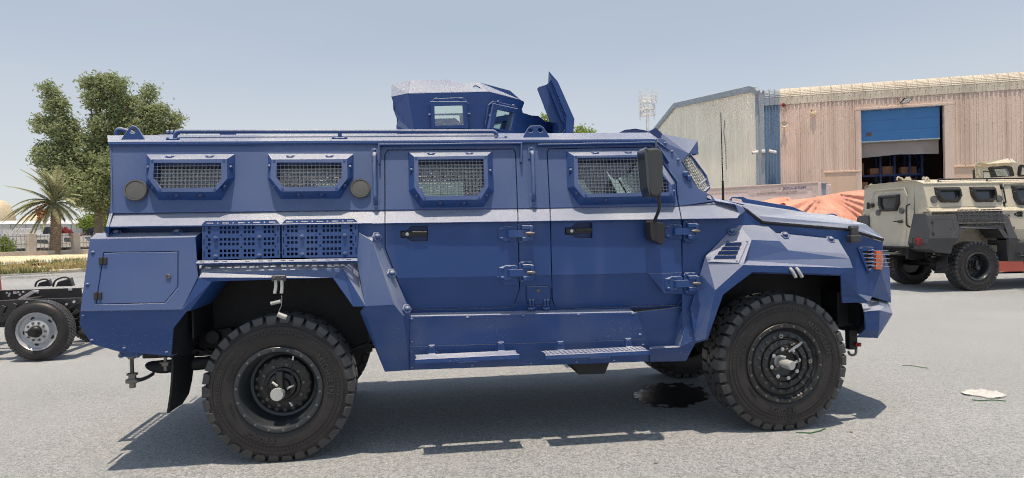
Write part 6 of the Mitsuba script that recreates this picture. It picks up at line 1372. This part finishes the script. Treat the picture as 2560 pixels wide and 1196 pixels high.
st = [gs(1812, 310), gs(1818, 420)]; add('wall_crack', [bar(g0 + gd * a[0] + gn * .05 + [0, 0, a[1]], g0 + gd * b[0] + gn * .05 + [0, 0, b[1]], .028, .02, gn, 0) for a, b in ((gs(1814, 300), gs(1811, 330)), (gs(1811, 330), gs(1816, 370)), (gs(1816, 370), gs(1818, 425)))], 'inside_dark', WH)
# door bay
fr_ = [wallbox(DL - .28, DL, 0, DT + .10, -.25, .05), wallbox(DR + .14, JR + .3, 0, DT + .10, -.25, .05), wallbox(DL - .3, JR + .32, DT + .02, DT + .14, -.2, .06)]
add('door_frame', fr_, 'clad_pink', WH)
dk = add('roller_door', wallbox(DL + .0, DR + .02, wu(2250, 349)[1], DT + .6, -.30, -.24), 'door_blue', WH)
zb = wu(2250, 349)[1]
for j in range(1, 3): add('door_seam', wallbox(DL, DR + .02, zb + (DT - zb) * j / 3 - .006, zb + (DT - zb) * j / 3 + .006, -.245, -.236, 0), 'rack_blue', dk)
add('door_edge', wallbox(DL, DR + .02, zb - .06, zb, -.31, -.22), 'trim_grey', dk)
hu, hz = wu(2175, 335); add('door_handle', [wallbox(hu - .13, hu + .13, hz - .10, hz + .09, -.24, -.225), wallbox(hu - .11, hu + .11, hz + .03, hz + .06, -.23, -.2, .005)], 'inside_dark', dk)
# hanging curtain
cv, cf = [], []; NU, NZ = 40, 10
for a in range(NU):
    for b in range(NZ):
        uu = DL + (DR - DL) * a / (NU - 1); t = a / (NU - 1); zl = wu(2156 + 192 * t, 394 - 8 * min(1, t * 2) - 3 * t)[1]; z = zb + (zl - zb) * b / (NZ - 1)
        cv.append(wpt(uu, z, -.42 + .07 * (meshkit.fbm(np.array([uu * 2.2, z * 1.5, 1.0]), 3) - .5) * b / 3))
idx = np.arange(NU * NZ).reshape(NU, NZ); q = np.stack([idx[:-1, :-1], idx[1:, :-1], idx[1:, 1:], idx[:-1, 1:]], -1).reshape(-1, 4)
add('door_curtain', mk(cv, np.vstack([q[:, [0, 1, 2]], q[:, [0, 2, 3]]])), 'curtain_grey', WH, True)
add('infill_panel', [wallbox(PL_ + .04, DL - .10, 0, PT - .06, -.02, .03), wallbox(PL_ - .02, DL - .02, PT - .06, PT + .03, -.02, .07), wallbox(PL_ - .03, PL_ + .04, 0, PT, -.02, .06)], 'plinth_peach', WH)
add('plinth', [wallbox(JR + .25, wlen + 5, 0, QT - .02, -.06, -.01), wallbox(JR + .25, wlen + 5, QT - .04, QT + .03, -.02, .06)], 'plinth_peach', WH)
# inside: dark hall with racking
add('inner_wall', [wallbox(DL - 3, DR + 4, 0, ZE, -9.2, -9.0, 0), wallbox(DL - 3.2, DL - 3, 0, ZE, -9.2, -.3, 0), wallbox(DR + 4, DR + 4.2, 0, ZE, -9.2, -.3, 0), wallbox(DL - 3, DR + 4, ZE - .2, ZE, -9.2, -.3, 0), wallbox(uL + .2, DL - .28, 0, ZE, -.12, -.06, 0), wallbox(JR + .3, wlen + 5, QT, ZE, -.12, -.06, 0)], 'inside_dark', WH)
RZ1, RZ2 = wu(2250, 470)[1], wu(2250, 425)[1]
for j, un in enumerate((DL + .1, DL + 1.5, DL + 2.2, DR - .7, DR - .1)):
    add('rack_frame', [wallbox(un, un + .1, 0, 6.6, -3.1, -3.0, .005), wallbox(un, un + .1, 0, 6.6, -4.1, -4.0, .005)] + [bar(wpt(un + .05, z, -3.05), wpt(un + .05, z + .8, -4.05), .05, .05) for z in (3.2, 4.0, 4.8, 5.6)], 'rack_blue', WH)
add('rack_beam', [wallbox(DL + .1, DR - .1, z, z + .1, -3.1, -3.0, .005) for z in (RZ1 - .12, RZ2 - .12)] + [bar(wpt(DL + 2.25, RZ1, -3.0), wpt(DR - 1.4, RZ2 + .6, -3.0), .05, .05), bar(wpt(DR - .6, RZ1, -3), wpt(DR - .15, RZ2 + .3, -3), .04, .04)], 'rack_blue', WH)
ORD = 'first second third fourth fifth sixth seventh eighth ninth tenth'.split()
for z in (RZ1, RZ2):
    un = DL + .25; nc = 0
    while un < DR - .5:
        w = rnd.uniform(.45, .95); h = rnd.uniform(.35, .75)
        solo('carton', wallbox(un, un + w, z, z + h, -3.9, -3.12 - rnd.uniform(0, .3), .01), 'cardboard', f'brown carton on the {"lower" if z == RZ1 else "upper"} rack beam in the warehouse doorway, {ORD[nc]} from the left', 'carton', 'cartons on the warehouse racking'); un += w + rnd.uniform(.05, .35); nc += 1
# fixtures on the warehouse
def on_wall(px, py): u, z = wu(px, py); return u, z
u, z = wu(2258, 254); fl = thing('floodlight', 'square black floodlight above the blue warehouse door', 'floodlight')
hp_ = [wpt(u + a, z + b, o) for a, b, o in ((-.22, -.10, .25), (.16, -.10, .25), (-.06, .12, .5), (.32, .12, .5))]; dn = np.cross(hp_[1] - hp_[0], hp_[2] - hp_[0]); dn /= np.linalg.norm(dn)
add('housing', hull(hp_ + [q + dn * .06 for q in hp_]), 'black_plastic', fl); add('lens', hull([np.mean(hp_, 0) + (q - np.mean(hp_, 0)) * .8 + dn * s for q in hp_ for s in (-.004, .002)] + [np.mean(hp_, 0) + (q - np.mean(hp_, 0)) * .8 + dn * s for q in hp_ for s in (.058, .064)]), 'sticker_white', fl); add('bracket', [bar(wpt(u - .05, z, .03), wpt(u, z, .3), .05, .05)], 'black_plastic', fl)
u, z = wu(2033, 285); k = thing('wall_light', 'small yellowed bulkhead light on the pink cladding', 'wall light'); add('housing', wallbox(u - .16, u + .16, z - .09, z + .08, .05, .2, .03), 'dome_cream', k); add('bracket', wallbox(u - .1, u - .06, z + .08, z + .22, .04, .1, .005), 'inside_dark', k)
u, z = wu(1958, 263); k = thing('alarm_bell', 'small dark red alarm bell high on the cladding near the blue strip', 'alarm'); add('dome', lathe([(.09, 0), (.09, .05), (.06, .1), (0, .11)], wpt(u, z, .05), wnor, 16), 'shackle_red', k, 40); add('conduit', tube([wpt(u + .12, z, .06), wpt(u + .14, z - .35, .06)], .02, 6), 'inside_dark', k)
u, z = wu(1960, 311); k = thing('horn_speaker', 'round beige horn speaker on the cladding near the blue strip', 'loudspeaker'); add('horn', lathe([(.17, .16), (.15, .14), (.07, .06), (.05, 0), (0, 0)], wpt(u, z, .05), wnor, 20), 'eave_cream', k, 40); add('bracket', wallbox(u - .05, u + .05, z - .2, z - .1, .03, .12, .01), 'eave_cream', k)
for (px, py, ln, lab) in ((1887, 383, -1, 'white bullet camera left of the corner strip, aimed left'), (1930, 381, 1, 'white bullet camera on the blue corner strip, aimed right')):
    k = thing('security_camera', lab, 'security camera', None); c = on_plane(px, py, WPL) + wnor * .35; d = np.array([ln * .9, -.25, -.25]); d /= np.linalg.norm(d)
    add('body', [lathe([(.0, -.18), (.07, -.18), (.075, -.1), (.075, .16), (.06, .2), (.055, .17), (0, .17)], c, d, 14)], 'camera_white', k, 40); add('arm', bar(c - d * .1, c - wnor * .3 - [ln * .15, 0, 0], .05, .05), 'camera_white', k); add('lens', lathe([(0, .172), (.05, .172), (.05, .15)], c, d, 12), 'seal_rubber', k)
u, z = wu(1908, 380); k = thing('dome_camera', 'white dome camera between the two bullet cameras', 'security camera'); add('cap', lathe([(.11, 0), (.11, .08), (.07, .15), (0, .16)], wpt(u, z, .12), wnor, 16), 'camera_white', k, 40); add('bubble', lathe([(.075, -.02), (.07, -.1), (.04, -.14), (0, -.15)], wpt(u, z, .12) + [0, 0, 0], (0, 0, 1), 14), 'dark_glass', k, 40)
# ================================================================== box trailer with lettering
P('box_pink', cproc((0.80, 0.63, 0.58), .06, 1.2, (.4, .3, .25), .15), .5); P('box_rail', cproc((0.68, 0.54, 0.48), .15, 2), .5); P('print_blue', (0.05, 0.05, 0.22), .6); P('print_grey', (0.28, 0.22, 0.22), .6); P('box_patch', cproc((0.62, 0.50, 0.47), .25, 4), .6)
ct = thing('box_trailer', 'faded pinkish box trailer with printed phone number and web address beside the warehouse', 'trailer')
Yt = 23.5; a = V(2044, 455, Yt); lo, hi = 15, 35
for _ in range(60):
    m_ = (lo + hi) / 2
    if V(1790, 469.5, m_)[2] > a[2]: hi = m_
    else: lo = m_
b = V(1790, 469.5, m_); td = (a - b) * [1, 1, 0]; td /= np.linalg.norm(td); tn = np.array([td[1], -td[0], 0]); tn = tn if tn @ (CAM - a) > 0 else -tn
TP = (np.array([a[0], a[1], 0]), tn); ZT = a[2]
def tbox(u0, u1, z0, z1, o0, o1, c=.01): m = cbox(u0, u1, o0, o1, z0, z1, c); v = np.array(m.vertices); return mk(np.array([TP[0] + td * q[0] + tn * q[1] + [0, 0, q[2]] for q in v]), m.faces)
def tu_(px, py): q = on_plane(px, py, TP) - TP[0]; return q @ td, q[2]
add('body', tbox(-9.5, -.02, 1.1, ZT - .02, -2.4, 0, .02), 'box_pink', ct); add('top_rail', [tbox(-9.5, 0, ZT - .30, ZT - .06, -.02, .025, .006), tbox(-9.5, .02, ZT - .06, ZT, -.06, .05, .008)], 'box_rail', ct); add('corner_post', tbox(-.22, 0, 1.1, ZT - .06, -.05, .03, .01), 'box_rail', ct)
u = -9.3; rv_ = []
while u < -.25: rv_.append(lathe([(.016, 0), (.012, .01), (0, .012)], TP[0] + td * u + tn * .025 + [0, 0, ZT - .25], tn, 6)); u += .17
for z in np.arange(1.3, ZT - .3, .17): rv_.append(lathe([(.016, 0), (.012, .01), (0, .012)], TP[0] - td * .1 + tn * .03 + [0, 0, z], tn, 6))
k = add('rivet', rv_, 'print_grey', ct); labels[k] = {'kind': 'stuff'}
for j in range(7): add('side_panel', tbox(-9.48 + j * 1.32, -9.48 + (j + 1) * 1.32 - .012, 1.15, ZT - .32, .0, .012, .004), 'box_pink', ct)
p0, p1 = tu_(1871, 473), tu_(2018, 481); add('faded_patch', tbox(p0[0], p1[0], p1[1], p0[1], .012, .028, 0), 'box_patch', ct)
def sign(txt, px0, px1, py, mat, bold, hpx):
    u0, z0 = tu_(px0, py); u1, z1 = tu_(px1, py - (px1 - px0) * .02); m = meshkit.text_mesh(txt, 1.0, .004, bold=bold); v = np.array(m.vertices); sx = (u1 - u0) / v[:, 0].max(); hh = hpx / 72 / 1.02
    add('lettering', mk(np.array([TP[0] + td * (u0 + q[0] * sx) + tn * (.030 + q[2]) + [0, 0, z0 + q[1] * hpx * (1 / 60)] for q in v]), m.faces), mat, ct)
sign('009714-3970099', 1957.5, 2015.5, 475.2, 'print_blue', True, 6.6); sign('www.mammutgroup.com', 1892, 1992, 487.5, 'print_grey', False, 7.0); sign('Tel', 1944, 1953, 474.8, 'print_grey', False, 4.5)
k = thing('control_box', 'grey metal control cabinet just right of the box trailer', 'cabinet'); q0, q1 = V(2047, 461, 24), V(2066, 461, 24); zb_ = V(2050, 500, 24)[2]
add('body', cbox(q0[0], q1[0], 24, 24.4, zb_ - 1.5, q0[2], .02), 'trim_grey', k); add('lid', cbox(q0[0] - .03, q1[0] + .03, 23.95, 24.45, q0[2], q0[2] + .06, .01), 'trim_grey', k); add('handle', cbox(q0[0] + .04, q0[0] + .07, 23.96, 24, zb_ - .2, zb_ + .05, .004), 'inside_dark', k)
# ================================================================== orange tarpaulins
P('tarp_orange', cproc((0.70, 0.33, 0.235), .08, 1.5), .6, 0, .4)
def tarp(label, tops, peak, Yb, dep, zlow, seed, step=2.6):
    """a sheet hung over a tall load: along the top line tops (pixels at depth Yb), falling towards the camera, creased from the peak"""
    n, m = 110, 46; xs = np.linspace(tops[0][0], tops[-1][0], n); ys = np.interp(xs, [t[0] for t in tops], [t[1] for t in tops]); v = []
    pk = V(peak[0], peak[1], Yb - dep * .35)
    for i in range(n):
        tp_ = V(xs[i], ys[i], Yb)
        for j in range(m):
            t = j / (m - 1); z = tp_[2] + (zlow - tp_[2]) * t; y = Yb - dep * (t ** .85); x = tp_[0] + .1 * t * (i / n - .5)
            a = math.atan2(x - pk[0], max(.02, pk[2] - z + .15)); r = math.hypot(x - pk[0], z - pk[2])
            if abs(a) < .62 and z < pk[2]: y -= .6 * (1 - abs(a) / .62) * min(1, r)
            y -= .05 * math.sin(a * 30 + 3 * meshkit.noise(np.array([r * .8, a * 3, seed]))) * min(1, r * .9) * (.3 + meshkit.noise(np.array([a * 6, seed, 2.0])))
            cr = meshkit.fbm(np.array([x * 5, z * 5, seed]), 3) - .5; y -= .16 * cr * math.exp(-((x - pk[0] + .1) ** 2 + (z - pk[2] + .7) ** 2) / .18) + .05 * cr
            v.append([x, y, z])
    top_back = [[V(xs[i], ys[i], Yb)[0], Yb + 3.0, V(xs[i], ys[i], Yb)[2] - .25] for i in range(n)]
    base_i = len(v); v += top_back; idx = np.arange(n * m).reshape(n, m); q = np.stack([idx[:-1, :-1], idx[1:, :-1], idx[1:, 1:], idx[:-1, 1:]], -1).reshape(-1, 4)
    tb = np.stack([idx[:-1, 0], idx[1:, 0], base_i + np.arange(1, n), base_i + np.arange(n - 1)], 1); q = np.vstack([q, tb])
    solo('tarpaulin', mk(v, np.vstack([q[:, [0, 1, 2]], q[:, [0, 2, 3]]])), 'tarp_orange', label, 'tarpaulin', None, 60)
tarp('orange tarpaulin with a creased peak, hung over a load beside the tan truck', [(1962, 507), (1985, 500), (2020, 496), (2060, 489), (2110, 480), (2166, 474), (2230, 468)], (2085, 491), 17.0, 1.3, .0, 1.0)
tarp('smaller orange tarpaulin with a pointed corner, seen over the hood of the blue truck', [(1830, 506), (1880, 505), (1912, 503), (1930, 497), (1958, 493), (1975, 494), (1984, 503), (1990, 512)], (1950, 494), 18.8, 1.4, .0, 5.0)
# ================================================================== telecom mast, red barrier
P('mast_grey', (0.75, 0.75, 0.74), .5)
Ym_ = 150.0; tm_ = thing('telecom_mast', 'white lattice telecom mast with clustered antennas on the skyline', 'mast'); M0 = V(1618, 330, Ym_); pxm = abs(V(1618, 230, Ym_)[2] - V(1618, 330, Ym_)[2]) / 100
def mp(x, y, dy=0.0): q = V(x, y, Ym_); return q + np.array([0, dy, 0])
add('pole', tube([[M0[0], Ym_, 0], mp(1618.5, 285), mp(1619, 222)], [.55, .38, .12], 8), 'mast_grey', tm_, 40)
for y, hw, nm in ((273, 19, 'platform'), (252, 21, 'platform'), (288, 17, 'platform')):
    c = mp(1618, y); R = hw * pxm; ring = [c + R * np.array([math.cos(t), math.sin(t), 0]) for t in np.linspace(0, 2 * math.pi, 13)[:-1]]
    add(nm, [tube(ring, .10, 5, closed=True), tube([q + [0, 0, 1.0] for q in ring], .07, 5, closed=True)] + [tube([c, q], .08, 4) for q in ring[::2]] + [tube([q, q + [0, 0, 1.0]], .06, 4) for q in ring], 'mast_grey', tm_)
for j, (x, y0, y1) in enumerate(((1596, 228, 254), (1601, 232, 258), (1608, 236, 256), (1626, 228, 255), (1629, 226, 250), (1634, 224, 254), (1637, 230, 252), (1599, 262, 288), (1606, 266, 290), (1630, 260, 288), (1636, 262, 290), (1613, 258, 280))):
    a, b = mp(x, y0, (j % 3 - 1) * 1.2), mp(x, y1, (j % 3 - 1) * 1.2); add('panel_antenna', [cbox(a[0] - .18, a[0] + .18, a[1] - .1, a[1] + .1, b[2], a[2], .03), tube([[a[0], a[1] + .2, b[2] - 1], [a[0], a[1] + .2, a[2]]], .06, 5)], 'mast_grey', tm_)
rb0, rb1 = V(2500, 655, 13.2), V(2600, 670, 13.2); P('barrier_red', (0.24, 0.05, 0.035), .6)
k = thing('red_barrier', 'low red barrier lying on the ground behind the tan truck', 'barrier'); add('block', [hull([(rb0[0], y, z) for y, z in ((14.2, .06), (14.8, .06), (14.35, .42), (14.65, .42))] + [(rb1[0] + 3, y, z) for y, z in ((14.2, .06), (14.8, .06), (14.35, .42), (14.65, .42))])], 'barrier_red', k); add('foot', [cbox(rb0[0] + .3 + i * 1.4, rb0[0] + .7 + i * 1.4, 14.15, 14.85, 0, .06, .01) for i in range(3)], 'black_plastic', k)
